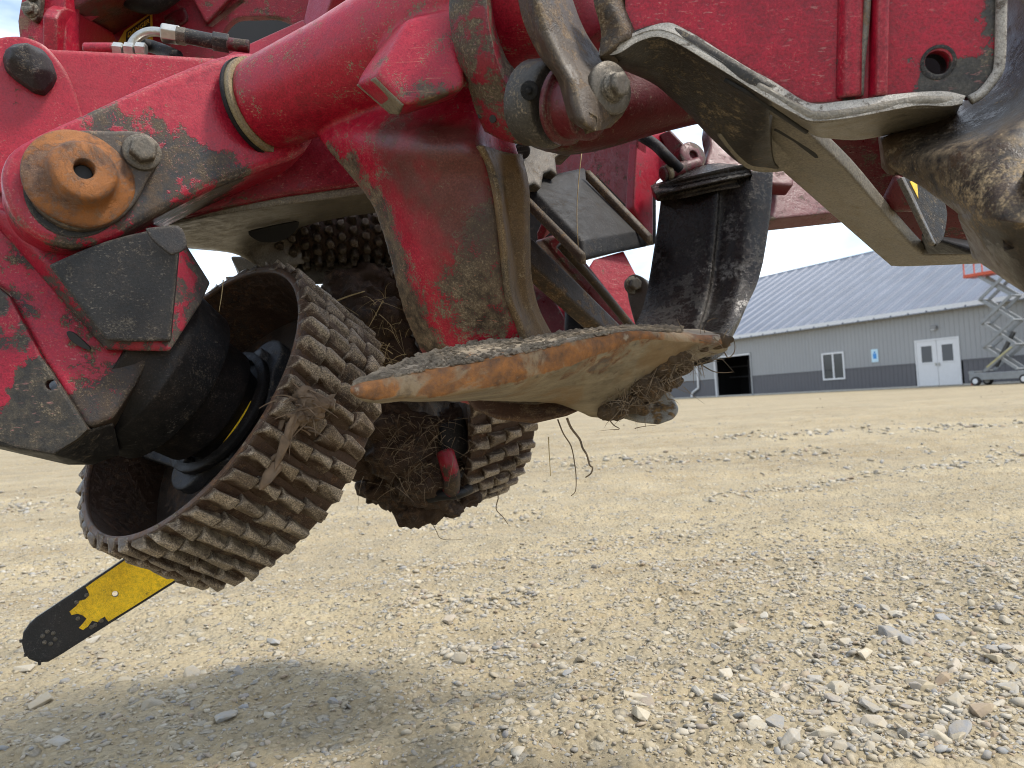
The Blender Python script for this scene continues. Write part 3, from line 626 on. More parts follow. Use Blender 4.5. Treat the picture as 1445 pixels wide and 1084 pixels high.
# ------------------------------------------------------------------ harvester head
HEAD = empty('harvester_head', (-0.1, 1.1, 0.3), None, 'worn red tree harvester head hanging above the gravel with rollers, knives and saw bar', 'harvester head')
WB = lambda x, y, Y, r_, a_: (x, y, Y, r_, a_)
# ---- frame plates at the upper left, behind the arm
FR = empty('main_frame', W(300, 40, 1.25), HEAD)
Ya = [(30, 40, 1.16), (80, 10, 1.16), (60, 70, 1.16)]
lug = plate('frame_lug', [(36, -30), (28, 10), (25, 30), (27, 50), (34, 75), (92, 80), (92, -30)], Ya, 0.04, worn('red_lug', dust=0.18, dspots=[WB(28, 30, 1.16, 0.035, 0.9)]), FR)
wsh = plate('locking_plate', smooth_closed([(46, -20), (44, 5), (47, 28), (54, 34), (61, 24), (64, 0), (64, -20)], 3), Ya, 0.012, M['bolt'], FR, off=0.012)
hexbolt('bolt', onplane(51, 20, plane3(Ya))+plane3(Ya)[1]*0.012, plane3(Ya)[1], 0.010, 0.012, M['bolt'], FR, 1.2)
hexbolt('bolt', onplane(53, -4, plane3(Ya))+plane3(Ya)[1]*0.012, plane3(Ya)[1], 0.011, 0.012, M['bolt'], FR, 1.2)
plate('frame_web', [(80, 90), (80, 26), (86, 15), (94, 11), (103, 14), (160, 46), (180, 95)], [(80, 60, 1.14), (160, 60, 1.34), (85, 15, 1.14)], 0.02, M['red'], FR)
plate('frame_rail', [(66, -30), (67, 4), (72, 18), (92, 12), (103, 14), (142, -8), (170, -30)], [(66, 0, 1.22), (142, -8, 1.25), (90, 14, 1.2)], 0.03, M['red'], FR)
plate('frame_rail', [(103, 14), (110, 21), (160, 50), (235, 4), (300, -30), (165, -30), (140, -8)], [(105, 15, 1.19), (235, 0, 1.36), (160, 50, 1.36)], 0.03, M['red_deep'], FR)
Yd = [(160, 60, 1.36), (420, 20, 1.40), (250, 0, 1.37)]
plate('side_plate', [(120, 110), (156, 50), (232, 2), (300, -30), (560, -30), (600, 140), (300, 140)], Yd, 0.02, M['red_dull'], FR,
      holes=[smooth_closed([(308, 62), (318, 40), (334, 25), (360, 23), (392, 23), (412, 33), (405, 44), (380, 56), (348, 64), (320, 68)], 3), [(290, 36), (300, 38), (346, 2), (340, -2)]])
plate('stiffener', [(262, -20), (294, 38), (298, 36), (350, -20)], Yd, 0.015, M['red_dull'], FR, off=0.02)
plate('stiffener', smooth_closed([(233, 28), (238, 22), (256, 13), (262, 14), (266, 30), (250, 40), (250, 40), (236, 38)], 3), Yd, 0.006, M['red_deep'], FR, off=0.006)
plate('frame_opening_dark', [(270, -30), (520, -30), (520, 120), (270, 120)], [(270, 0, 1.7), (500, 0, 1.7), (300, 100, 1.7)], 0.02, M['hole'], FR)  # black sheet standing in for the dark depth behind the frame openings
plate('frame_post', [(426, 70), (428, 30), (442, -30), (478, -30), (460, 20), (452, 70)], [(430, 40, 1.22), (470, 0, 1.18), (450, -20, 1.22)], 0.03, M['red'], FR)
plate('frame_band', [(296, 90), (346, 64), (428, 27), (434, 36), (434, 75), (380, 100), (330, 110)], [(300, 85, 1.16), (430, 30, 1.18), (430, 70, 1.16)], 0.03, M['red'], FR)
plate('frame_gusset', [(490, 60), (492, 20), (497, -30), (600, -30), (580, 40), (540, 70)], [(495, 40, 1.04), (580, 0, 0.98), (520, -20, 1.02)], 0.03, M['red'], FR)
ub = [W(x, -45, Y) for x in (600, 900) for Y in (0.90, 1.4)]
hull('upper_frame_light_block', ub+[p+np.array([0, 0.03, 0.4]) for p in ub], M['red'], FR, bevel=0.02, world=True)  # unseen upper body, added and sized to block sky light and shadow the ground
# warning sticker
pl = plane3(Yd)
stk = plate('warning_sticker', [(166, 62), (176, 44), (215, 17), (216, 64), (190, 80), (168, 80)], pl, 0.0016, plain('sticker_yellow', (0.55, 0.37, 0.03), 0.5), FR, bevel=0, off=0.0016)
plate('sticker_panel', [(178, 60), (179, 46), (212, 22), (213, 44)], pl, 0.0006, plain('sticker_black', (0.015, 0.015, 0.015), 0.5), stk, bevel=0, off=0.0024)
tx = bpy.data.curves.new('danger_text', 'FONT'); tx.body = 'DANGER'; tx.size = 1; tx.extrude = 0.01
to = bpy.data.objects.new('danger_text', tx); COL.objects.link(to)
bpy.context.view_layer.update(); dg = bpy.context.evaluated_depsgraph_get(); tme = bpy.data.meshes.new_from_object(to.evaluated_get(dg)); bpy.data.objects.remove(to)
tv = np.array([q.co[:] for q in tme.vertices]); tf = [tuple(q.vertices) for q in tme.polygons]
mn, mxx = tv.min(0), tv.max(0); uv = (tv-mn)/(mxx-mn)
a0, b0, c0 = onplane(181, 54, pl), onplane(211.5, 33, pl), onplane(181.5, 47, pl)
obj('warning_word', np.array([a0+(b0-a0)*q[0]+(c0-a0)*q[1]+pl[1]*(0.0025+0.0004*q[2]) for q in uv]), tf, plain('sticker_letters', (0.75, 0.55, 0.05), 0.5), stk, fix=False)
# hydraulic fitting and hose
HO = empty('hydraulic_fitting', W(250, 55, 1.06), HEAD); fy = 1.06
fa_, fb_ = W(228, 43, fy), W(345, 62, fy+0.03); fd = nrm(fb_-fa_)
lathe('hex_nut', W(227, 46, fy), fd, [(0, 0.011), (0.002, 0.013), (0.024, 0.013), (0.026, 0.011)], M['steel'], HO, n=6, smooth=False, bevel=0.001)
lathe('hex_nut', W(249, 50, fy), fd, [(0, 0.009), (0.0, 0.012), (0.012, 0.012), (0.014, 0.010)], M['bolt'], HO, n=6, smooth=False)
cyl('sleeve', W(262, 51, fy), W(302, 59, fy+0.01), 0.0105, M['dark'], HO)
lathe('hex_nut', W(300, 58, fy+0.01), fd, [(0, 0.013), (0.022, 0.013)], M['dark'], HO, n=6, smooth=False, bevel=0.001)
cyl('hose_end', W(320, 62, fy+0.012), W(352, 66, fy+0.02), 0.009, M['red_deep'], HO)
tube('elbow', [W(185, 66, fy), W(190, 57, fy), W(200, 49, fy), W(213, 45, fy), W(230, 46, fy)], 0.0066, M['steel'], HO, n=16)
for x in (160, 176, 192): lathe('hex_nut', W(x, 69, fy-0.01), (1, 0.1, -0.12), [(0, 0.007), (0.001, 0.009), (0.013, 0.009), (0.014, 0.007)], M['steel'], HO, n=6, smooth=False)
cyl('sleeve', W(120, 69, fy-0.01), W(162, 69, fy-0.01), 0.008, M['red'], HO)
tube('hose', [W(200, 62, fy+0.02), W(215, 66, fy+0.03), W(232, 72, fy+0.02), W(250, 80, fy)], 0.009, M['black'], HO, n=14)
tube('hose', [W(170, -20, 1.28), W(185, -4, 1.28), W(215, 2, 1.29), W(250, -20, 1.3)], 0.02, M['black'], HO, n=14)
# ---- roller arm: back plate, front link, pin
AR = empty('roller_arm', W(150, 250, 0.95), HEAD)
mat_arm_back = worn('arm_back_paint', coat=0.12, wear=0.10, dust=0.12, spots=[WB(50, 150, .93, .03, .75), WB(35, 125, .93, .025, .5), WB(80, 150, .93, .02, .4), WB(200, 78, .99, .02, .35)])
Yb = [(0, 60, 0.93), (350, 80, 1.08), (0, 300, 0.93)]
plate('arm_back_plate', [(-60, 70), (0, 60), (40, 60), (75, 68), (140, 71), (230, 76), (310, 81), (380, 76), (440, 100), (400, 220), (200, 330), (80, 420), (-60, 430)], Yb, 0.06, mat_arm_back, AR, bevel=0.006)
plate('arm_disc', smooth_closed([(-40, 70), (-10, 57), (25, 53), (50, 59), (70, 72), (95, 105), (112, 150), (118, 200), (60, 260), (-40, 260)], 4), Yb, 0.02, mat_arm_back, AR, bevel=0.003, off=0.006)
pb = plane3(Yb)
bmp = [(4, 88), (8, 78), (20, 70), (45, 71), (64, 79), (76, 96), (82, 113), (76, 126), (64, 139), (48, 135), (22, 117), (8, 104)]
ctr = np.mean(bmp, 0)
hull('rubber_bumper', [onplane(x, y, pb)+pb[1]*0.004 for x, y in bmp]+[onplane(ctr[0]+(x-ctr[0])*0.94, ctr[1]+(y-ctr[1])*0.94, pb)+pb[1]*0.022 for x, y in bmp]+[onplane(*q, pb)+pb[1]*h_ for q, h_ in (((20, 85), .042), ((40, 80), .045), ((60, 92), .04), ((68, 112), .036), ((18, 97), .04), ((50, 117), .04))], M['rubber'], AR, bevel=0.004, world=True)
Yc = [(115, 258, 0.84), (420, 130, 0.985), (115, 160, 0.845)]
link_pts = [(2, 262), (4, 232), (20, 208), (60, 185), (120, 158), (200, 121), (280, 88), (318, 76), (350, 72), (385, 78), (430, 105), (450, 160), (432, 213), (380, 236), (310, 262), (256, 287), (205, 314), (165, 335), (130, 347), (88, 348), (48, 334), (18, 305)]
mat_link = worn('link_paint', coat=0.12, wear=0.10, dust=0.16, edge=0.55, chip=(0.045, 0.043, 0.042), spots=[WB(240, 240, .9, .06, .55), WB(285, 215, .92, .05, .4), WB(210, 290, .88, .07, .65), WB(330, 245, .94, .05, .55), WB(150, 170, .86, .05, .5), WB(220, 165, .89, .03, .42), WB(255, 140, .9, .02, .3), WB(20, 300, .83, .04, .45), WB(90, 345, .83, .05, .5), WB(200, 320, .92, .2, .3), WB(300, 290, 1.0, .09, .5)])
plate('front_link', link_pts, Yc, 0.12, mat_link, AR, bevel=0.010, smooth=3, seg=3)
pc = plane3(Yc)
mat_pin = worn('rusted_pin', base=(0.52, 0.19, 0.042), chip=(0.16, 0.09, 0.07), chip2=(0.34, 0.19, 0.12), grime=0.36, soft=0.15, wear=0.46, spots=[WB(60, 240, .83, .05, .5), WB(80, 300, .83, .05, .3), WB(150, 290, .83, .04, -.3)], dust=0.28, dustcol=(0.36, 0.25, 0.15), rough=0.6, edge=0.35, edgecol=(0.4, 0.27, 0.16), bump=1.0, sc=2.3, fine=0.8)
plate('pin_recess', ell(108, 262, 76, 74, 32), pc, 0.01, M['dark'], AR, off=0.0015, bevel=0.001)
plate('pin_flange', smooth_closed([(38, 254), (45, 216), (68, 196), (110, 189), (150, 190), (190, 190), (212, 198), (223, 215), (221, 236), (206, 258), (192, 286), (168, 312), (135, 326), (98, 326), (62, 308), (42, 282)], 3), pc, 0.014, worn('pin_flange_steel', base=(0.11, 0.085, 0.066), chip=(0.05, 0.045, 0.04), chip2=(0.2, 0.11, 0.05), wear=0.3, dust=0.2, rough=0.5, edge=0.7), AR, off=0.013, bevel=0.003)
pp = onplane(112, 258, pc)+pc[1]*0.012
hubax = nrm(pc[1]+np.array([0.10, 0, 0.05]))
lathe('pivot_pin', pp, hubax, [(0, 0.055), (0.005, 0.0545), (0.008, 0.051), (0.010, 0.045), (0.013, 0.0385), (0.018, 0.035), (0.029, 0.0325), (0.0325, 0.0305), (0.0345, 0.027), (0.0345, 0.0115), (0.033, 0.0102), (0.014, 0.0098), (0.012, 0.0)], mat_pin, AR, n=72, rough=0.0022)
cyl('pin_bore', pp+hubax*0.012, pp+hubax*0.020, 0.0094, M['hole'], AR, n=20)
hexbolt('pin_bolt', onplane(198, 221, pc)+pc[1]*0.013, pc[1], 0.0155, 0.020, M['bolt'], AR, 1.35)
cb = worn('cross_beam_paint', base=(0.36, 0.008, 0.03), wear=0.05, dust=0.1, spots=[WB(330, 290, 1.0, .07, .7), WB(460, 272, 1.03, .05, .5), WB(540, 262, 1.05, .05, .5)])
plate('cross_beam', [(230, 240), (440, 170), (600, 180), (600, 240), (545, 256), (400, 276), (255, 306)], [(250, 290, 1.0), (545, 256, 1.08), (440, 180, 1.05)], 0.14, cb, HEAD, bevel=0.006)
# ---- motor housing under the arm
MH = empty('motor_housing', W(120, 500, 0.9), HEAD)
mat_h = worn('housing_paint', wear=0.22, dust=0.2, grime=0.36, gspots=[WB(270, 410, .93, .07, .5), WB(200, 495, .87, .05, .4), WB(180, 560, .9, .05, .5), WB(120, 590, .86, .05, .5)], spots=[WB(285, 420, .94, .05, .6), WB(255, 480, .89, .04, .5), WB(150, 540, .88, .06, .35), WB(190, 545, .9, .05, .6), WB(120, 440, .88, .04, .4), WB(40, 370, .86, .03, .4), WB(125, 590, .86, .04, .6), WB(15, 440, .84, .05, .5), WB(150, 585, .88, .05, .8), WB(195, 520, .89, .03, .5), WB(20, 470, .84, .04, -.4), WB(5, 540, .84, .03, -.4)])
mat_l = worn('housing_side_paint', base=(0.5, 0.01, 0.04), wear=0.72, dust=0.22, chip=(0.055, 0.05, 0.043), chip2=(0.085, 0.07, 0.05), spots=[WB(80, 600, .84, .09, .5), WB(40, 560, .84, .07, .3), WB(22, 440, .84, .03, -.9), WB(50, 485, .84, .025, -.8), WB(4, 520, .83, .03, -1.0), WB(6, 560, .83, .025, -.8)])
# upper box with a raised dark face plate
hull('motor_cover', [(-30, 290, .86), (10, 300, .85), (66, 372, .85), (138, 470, .86), (150, 494, .865), (240, 496, .875), (285, 428, .93), (297, 400, .96), (262, 345, .95), (240, 320, .92), (100, 320, .9), (-30, 300, 1.05), (150, 494, 1.02), (235, 470, 1.03), (260, 350, 1.05)], worn('cover_paint', base=(0.5, 0.01, 0.04), chip=(0.05, 0.047, 0.045), chip2=(0.09, 0.075, 0.055), wear=0.62, dust=0.16, grime=0.3, edge=0.3, spots=[WB(30, 330, .86, .07, -.7), WB(262, 390, .93, .025, -.5), WB(200, 490, .87, .04, -.25)]), MH, bevel=0.006)
plate('cover_plate', smooth_closed([(68, 374), (68, 374), (150, 340), (235, 322), (251, 340), (251, 364), (240, 481), (240, 481), (160, 481), (140, 468)], 3), [(150, 400, .845), (245, 380, .868), (200, 480, .858)], 0.016, worn('cover_dark_plate', base=(0.026, 0.026, 0.027), chip=(0.022, 0.021, 0.021), chip2=(0.05, 0.045, 0.04), wear=0.25, dust=0.2, dustcol=(0.16, 0.145, 0.12), dspots=[WB(170, 470, .85, .04, .25)], rough=0.5, edge=0.5), MH, bevel=0.003)
plate('cover_flap', smooth_closed([(205, 322), (205, 322), (250, 318), (262, 335), (262, 350), (246, 358), (238, 357), (215, 338)], 3), [(210, 330, .83), (258, 330, .845), (245, 356, .838)], 0.004, M['dark'], MH, bevel=0.001)
# lower red body and its left side sheet
plate('housing_body', [(-60, 270), (66, 374), (150, 478), (214, 498), (190, 545), (160, 590), (136, 600), (122, 602), (58, 500), (12, 412), (-60, 360)], [(0, 350, .856), (130, 590, .852), (200, 500, .892)], 0.06, mat_h, MH, bevel=0.005)
plate('cover_hole', smooth_closed([(94, 468), (104, 470), (118, 482), (128, 493), (118, 492), (104, 484), (96, 476)], 3), [(95, 470, .853), (128, 490, .862), (110, 470, .856)], 0.004, M['hole'], MH, bevel=0.0005)
plate('side_sheet', [(-60, 380), (-10, 400), (12, 418), (58, 505), (100, 568), (123, 606), (108, 620), (76, 640), (20, 630), (-60, 600)], [(0, 420, .838), (120, 604, .842), (0, 620, .825)], 0.012, mat_l, MH, bevel=0.003, holes=[ell(72, 543, 9, 7.5, 14)])
hull('housing_foot', [(-40, 615, .83), (4, 631, .832), (74, 642, .835), (124, 608, .85), (162, 596, .88), (172, 642, .95), (134, 656, .93), (96, 656, .90), (44, 646, .88), (-40, 625, .88), (120, 606, .95), (0, 600, .95)], M['dark'], MH, bevel=0.004)
# ---- near feed roller
def roller(name, c, n_, R, Lw, rows, count, lean, label, mud=False, cut=None, tw=0.032, th=0.0140):
    """drum with open outer end; every tooth a sub-part. n_ points out of the open end"""
    n_ = nrm(n_); ax, a, b = frame_of(n_)
    prof = [(0, R-0.010), (0.0, R), (-Lw*0.33, R*0.985), (-Lw*0.66, R*0.985), (-Lw, R), (-Lw, R-0.010)]
    v = []; f = []; n = 96
    inner = [(-Lw, R-0.012), (-Lw*0.5, R-0.014), (0, R-0.010)]
    pr = prof+inner
    for d, r_ in pr:
        for i in range(n):
            t = 2*math.pi*i/n; v.append(c+ax*d+(a*math.cos(t)+b*math.sin(t))*r_)
    k = len(pr)
    for q in range(k):
        for i in range(n): f.append((q*n+i, q*n+(i+1) % n, ((q+1) % k)*n+(i+1) % n, ((q+1) % k)*n+i))
    dr = obj(name, v, f, M['drum'], HEAD, smooth=True, label=label); dr.data.set_sharp_from_angle(angle=math.radians(40))
    # tooth: a leaning wedge, wide across the drum
    wv = Lw/rows*0.5; v = []; h = th; hb = math.pi*R/count
    for zz, tx_, ws in ((-0.004, hb*0.80, 1.02), (h*0.45, hb*0.58, 1.01), (h, hb*0.30, 0.82)):
        for sx, sy in ((-1, -1), (1, -1), (1, 1), (-1, 1)): v.append((sx*wv*ws, sy*tx_+lean*zz/h, zz))
    f = [(0, 3, 2, 1), (8, 9, 10, 11)]+[(q+i, q+(i+1) % 4, q+4+(i+1) % 4, q+4+i) for q in (0, 4) for i in range(4)]
    ms = []
    for q in range(6):
        rg = random.Random(q+5); vv = [(x+rg.gauss(0, 0.0022), y+rg.gauss(0, 0.0026), z+(rg.gauss(0, 0.0028) if z > 0 else 0)) for x, y, z in v]
        b_ = bmesh.new(); vs = [b_.verts.new(x) for x in vv]
        for g in f: b_.faces.new([vs[i] for i in g])
        bmesh.ops.bevel(b_, geom=[e for e in b_.edges if (e.verts[0].co.z > 0.004 or e.verts[1].co.z > 0.004)], offset=0.0011, segments=1, affect='EDGES', clamp_overlap=True)
        bmesh.ops.recalc_face_normals(b_, faces=b_.faces)
        me = bpy.data.meshes.new('tooth'); b_.to_mesh(me); b_.free(); me.materials.append(M['tooth']); ms.append(me)
    for i in range(count):
        for j in range(rows):
            t = 2*math.pi*(i+0.07*j+0.05*(j % 2)+random.gauss(0, 0.03))/count
            er = a*math.cos(t)+b*math.sin(t); et = -a*math.sin(t)+b*math.cos(t); p = c-ax*Lw*(j+0.5)/rows+er*R*0.985
            if cut and not cut(p, er): continue
            mm = Matrix([[ax[q], et[q], er[q], p[q]] for q in range(3)]+[[0, 0, 0, 1]])
            inst(random.choice(ms), 'tooth', mm, dr)
    return dr, ax, a, b
n1 = nrm([-.5157, -.677, .525]); c1 = W(266, 555.6, 1.05)
R1, ax, ea, eb = roller('feed_roller', c1, n1, 0.2205, 0.150, 4, 44, 0.006, 'near feed roller with an open end and rows of worn steel teeth')
lathe('roller_web', c1, -n1, [(0.115, 0.208), (0.115, 0.02), (0.135, 0.02), (0.135, 0.208)], worn('roller_inside', base=(0.05, 0.036, 0.026), chip=(0.03, 0.025, 0.02), chip2=(0.11, 0.055, 0.025), wear=0.4, dust=0.2, edge=0, dustcol=(0.16, 0.11, 0.07)), R1, n=60, loop=True)
lathe('rim', c1, n1, [(-0.004, 0.2195), (0.0015, 0.2185), (0.0015, 0.2105), (-0.004, 0.2095)], worn('rusty_rim', base=(0.16, 0.085, 0.05), chip=(0.07, 0.045, 0.035), chip2=(0.24, 0.10, 0.03), wear=0.4, dust=0.2, rough=0.5, edge=0.3, sc=2.0), R1, n=96, loop=True)
# drive spider: three lobed plate with bolts
sp = worn('spider_plate', spec=0.2, base=(0.045, 0.046, 0.05), chip=(0.03, 0.03, 0.03), chip2=(0.09, 0.07, 0.05), wear=0.2, dust=0.2, rough=0.45, edge=0.25)
def on_roller(px, py, d):
    pl_ = (c1-n1*d, n1); return onplane(px, py, pl_)
for px, py in ((372, 508), (266, 657), (175, 600)):
    p = on_roller(px, py, 0.060); q = c1-n1*0.060; ex = nrm(p-q); ey = np.cross(n1, ex); pts = []
    ll = np.linalg.norm(p-q)
    for i in range(13):
        t = -math.pi/2+math.pi*i/12; pts.append(q+ex*(ll+0.036*math.cos(t))+ey*0.040*math.sin(t))
    pts += [q+ex*0.05+ey*0.085, q-ex*0.02+ey*0.06, q-ex*0.02-ey*0.06, q+ex*0.05-ey*0.085]
    v = pts+[x-n1*0.02 for x in pts]; k = len(pts)
    obj('spider_arm', v, [tuple(range(k)), tuple(reversed(range(k, 2*k)))]+[(i, (i+1) % k, k+(i+1) % k, k+i) for i in range(k)], sp, R1, bevel=0.003)
    hexbolt('spider_bolt', p, n1, 0.013, 0.014, sp, R1, 1.0)
# motor: stepped cylinder on the roller axis
lathe('motor_shroud', c1-n1*0.06, n1, [(0, 0.070), (0.03, 0.080), (0.03, 0.088), (0.085, 0.092), (0.088, 0.114), (0.145, 0.122), (0.15, 0.118), (0.2, 0.112)], M['black'], MH, n=56)
lathe('seal_ring', c1-n1*0.056, n1, [(0, 0.086), (0.0, 0.098), (0.010, 0.098), (0.012, 0.086)], M['black'], MH, n=56, loop=True)
ya = []
for i in range(9):
    t = i/8; pxy = (312+(356-312)*t+2*math.sin(3*t), 633-(633-567)*t); ya.append(on_roller(pxy[0], pxy[1], 0.050))
tube('paint_stripe', ya, 0.003, M['yellow'], MH, n=6, sm=2)
# ---- far feed roller, packed with mud
n2 = nrm([-.80, -.55, -.16]); c2 = W(572, 556, 1.42)
R2, ax2, ea2, eb2 = roller('feed_roller', c2, n2, 0.226, 0.135, 4, 40, 0.004, 'far feed roller packed with dark mud and roots', cut=lambda p, er: er @ nrm(CAM-p) > -0.35)
v = []; f = []; kr, kn = 14, 56
for i in range(kr):
    r_ = 0.214*(i+0.02)/(kr-1)
    for j in range(kn):
        t = 2*math.pi*j/kn; v.append(c2+(ea2*math.cos(t)+eb2*math.sin(t))*r_-ax2*(0.012+0.03*(1-r_/0.214)))
v = np.array(v); v = v+ax2*(0.018*vnoise(v, 16, 8)+0.012*vnoise(v, 40, 9)+0.006*vnoise(v, 95, 10))[:, None]
for i in range(kr-1):
    for j in range(kn): f.append((i*kn+j, i*kn+(j+1) % kn, (i+1)*kn+(j+1) % kn, (i+1)*kn+j))
f.append(tuple(range(kn)))
v2 = np.concatenate([v, v[-kn:]-ax2*0.08]); nb = (kr-1)*kn
for j in range(kn): f.append((nb+j, nb+(j+1) % kn, nb+kn+(j+1) % kn, nb+kn+j))
f.append(tuple(reversed(range(nb+kn, nb+2*kn))))
obj('mud_packing', v2, f, M['mudface'], R2, smooth=True)
lump2 = None
# hub and hoses of the far motor, in the mud
hull('motor_hub', [(618, 600, 1.26), (655, 585, 1.28), (664, 640, 1.29), (640, 655, 1.27), (618, 640, 1.27), (660, 600, 1.40), (615, 620, 1.40)], M['black'], HEAD, bevel=0.01)
pr_ = worn('hose_guard_paint', wear=0.35, grime=0.5, spots=[WB(638, 685, 1.25, .045, .9)])
tube('hose_end', [W(628, 638, 1.25), W(632, 652, 1.245), W(637, 672, 1.25), W(636, 694, 1.27)], 0.015, pr_, HEAD, n=16, sm=4)
tube('hose', [W(606, 703, 1.28), W(622, 699, 1.265), W(645, 697, 1.27), W(662, 690, 1.30)], 0.009, M['black'], HEAD, n=12)
tube('hose', [W(666, 600, 1.36), W(668, 615, 1.34), W(672, 625, 1.35), W(676, 633, 1.38)], 0.007, M['red_deep'], HEAD, n=10)
# ---- frame underside and the studded roller
patch('frame_underside', [[(235, 318, 1.02), (330, 300, 1.03), (440, 284, 1.06), (600, 262, 1.10)], [(250, 333, 1.12), (330, 322, 1.13), (430, 306, 1.17), (600, 290, 1.2)], [(258, 348, 1.20), (315, 348, 1.22), (390, 335, 1.28), (430, 318, 1.30)], [(258, 350, 1.28), (330, 358, 1.28), (372, 378, 1.28), (430, 372, 1.32)]], 0.012, M['beige'], FR, rough=0.0008)
plate('bore', smooth_closed([(350, 326), (372, 320), (400, 314), (421, 312), (412, 328), (395, 338), (372, 340), (358, 335)], 3), [(350, 326, 1.16), (421, 312, 1.19), (380, 340, 1.195)], 0.003, M['hole'], FR, bevel=0.0004, off=0.004)
p0, p1 = W(385, 338, 1.34), W(600, 330, 1.42); ax3, e3, g3 = frame_of(p1-p0); Lr = np.linalg.norm(p1-p0)
STUD = worn('stud_steel', base=(0.10, 0.075, 0.05), chip=(0.03, 0.024, 0.018), chip2=(0.16, 0.11, 0.07), wear=0.35, dust=0.2, rough=0.35, metal=0.4, edge=0.5, edgecol=(0.5, 0.42, 0.3))
R3 = lathe('studded_roller', p0, p1-p0, [(0, 0.03), (0.0, 0.045), (Lr, 0.045), (Lr, 0.03)], M['mudface'], HEAD, n=32)
ms = []
for q in range(3):
    b_ = bmesh.new(); bmesh.ops.create_cone(b_, cap_ends=True, segments=8, radius1=0.0095, radius2=0.0060, depth=0.016)
    for x in b_.verts: x.co += Vector((random.gauss(0, .0008), random.gauss(0, .0008), 0.006))
    me = bpy.data.meshes.new('stud'); b_.to_mesh(me); b_.free(); me.materials.append(STUD); ms.append(me)
for i in range(13):
    for j in range(14):
        t = 2*math.pi*(j+0.5*(i % 2))/14; er = e3*math.cos(t)+g3*math.sin(t); p = p0+ax3*Lr*(i+0.5)/13+er*0.046
        if er @ nrm(CAM-p) < -0.3: continue
        et = np.cross(er, ax3); inst(ms[(i+j) % 3], 'stud', Matrix([[ax3[q], et[q], er[q], p[q]] for q in range(3)]+[[0, 0, 0, 1]]), R3)
hull('roller_bracket', [(405, 372, 1.36), (440, 360, 1.4), (560, 365, 1.42), (548, 372, 1.38), (500, 398, 1.36), (440, 402, 1.34), (470, 400, 1.5), (560, 380, 1.5), (420, 370, 1.5)], M['beige'], FR, bevel=0.006)
hull('frame_tail', [(325, 362, 1.4), (345, 362, 1.38), (385, 380, 1.36), (400, 395, 1.38), (340, 392, 1.42), (336, 388, 1.5), (390, 400, 1.5), (330, 362, 1.5)], M['dark'], FR, bevel=0.005)
# ---- pivot tube and near delimbing knife
KN = empty('delimbing_knife', W(640, 300, 0.85), HEAD, 'near delimbing knife, red casting with a rusty muddy curved blade')
mat_tube = worn('tube_paint', gspots=[WB(470, 170, .88, .07, .35), WB(560, 140, .84, .07, .35), WB(630, 110, .8, .06, .3)], coat=0.12, wear=0.07, dust=0.15, spots=[WB(640, 60, .78, .05, .45), WB(690, 130, .78, .06, .5), WB(540, 150, .84, .05, .3), WB(470, 190, .86, .05, .35), WB(560, 170, .82, .05, .4)], dspots=[WB(560, 190, .82, .08, .3)], fine=0.3)
q0, q1 = W(368, 151, 0.965), W(740, -14, 0.82); ta = nrm(q1-q0); TL = np.linalg.norm(q1-q0)
c_tube = lathe('pivot_tube', q0, ta, [(0.004, 0.050), (0.006, 0.056), (0.02, 0.0575), (TL*0.35, 0.062), (TL*0.7, 0.074), (TL*0.95, 0.086), (TL*1.25, 0.088)], mat_tube, KN, n=56)
lathe('seal_ring', q0, ta, [(-0.001, 0.056), (-0.001, 0.0615), (0.0055, 0.0615), (0.0065, 0.056)], M['brass'], KN, n=48)
lathe('seal_ring', q0, ta, [(-0.006, 0.058), (-0.006, 0.0635), (-0.0012, 0.0635), (-0.0011, 0.058)], M['black'], KN, n=48)
plate('grease_port', ell(503, 95, 9, 14, 16), [(495, 95, .862), (512, 92, .845), (503, 108, .862)], 0.004, M['hole'], KN, bevel=0.0008)
hexbolt('grease_nipple', W(505, 96, .855), (0, -1, 0), 0.0035, 0.005, M['bolt'], KN, 1.2)
mat_knife = worn('casting_paint', wear=0.15, chip=(0.10, 0.07, 0.045), chip2=(0.20, 0.14, 0.08), dust=0.10, dustcol=(0.30, 0.23, 0.14), fine=1.5, soft=0.14, rough=0.42, coat=0.1, edge=0.6, edgecol=(0.36, 0.26, 0.13), grime=0.24, grimecol=(0.045, 0.028, 0.018),
    spots=[WB(462, 212, .91, .035, .8), WB(495, 250, .90, .04, .9), WB(524, 295, .89, .045, .9), WB(544, 345, .89, .045, .9), WB(556, 390, .895, .05, .9), WB(568, 432, .90, .05, .9), WB(585, 475, .91, .05, .9), WB(610, 505, .91, .05, .7), WB(690, 380, .83, .09, .7), WB(670, 440, .86, .07, .6), WB(700, 300, .82, .05, .4), WB(720, 575, .91, .09, 1.2), WB(640, 60, .78, .04, .4), WB(620, 145, .76, .035, .6), WB(575, 130, .755, .03, .4), WB(545, 90, .77, .02, .5), WB(645, 430, .85, .03, -.5), WB(612, 370, .84, .03, -.4)],
    gspots=[WB(560, 200, .83, .07, .55), WB(640, 190, .80, .07, .55), WB(590, 260, .83, .09, .5), WB(660, 270, .82, .09, .5), WB(640, 340, .83, .08, .35), WB(540, 180, .85, .05, .4), WB(690, 330, .82, .07, .4)], dspots=[WB(690, 400, .84, .08, .3), WB(650, 470, .87, .06, .25)])
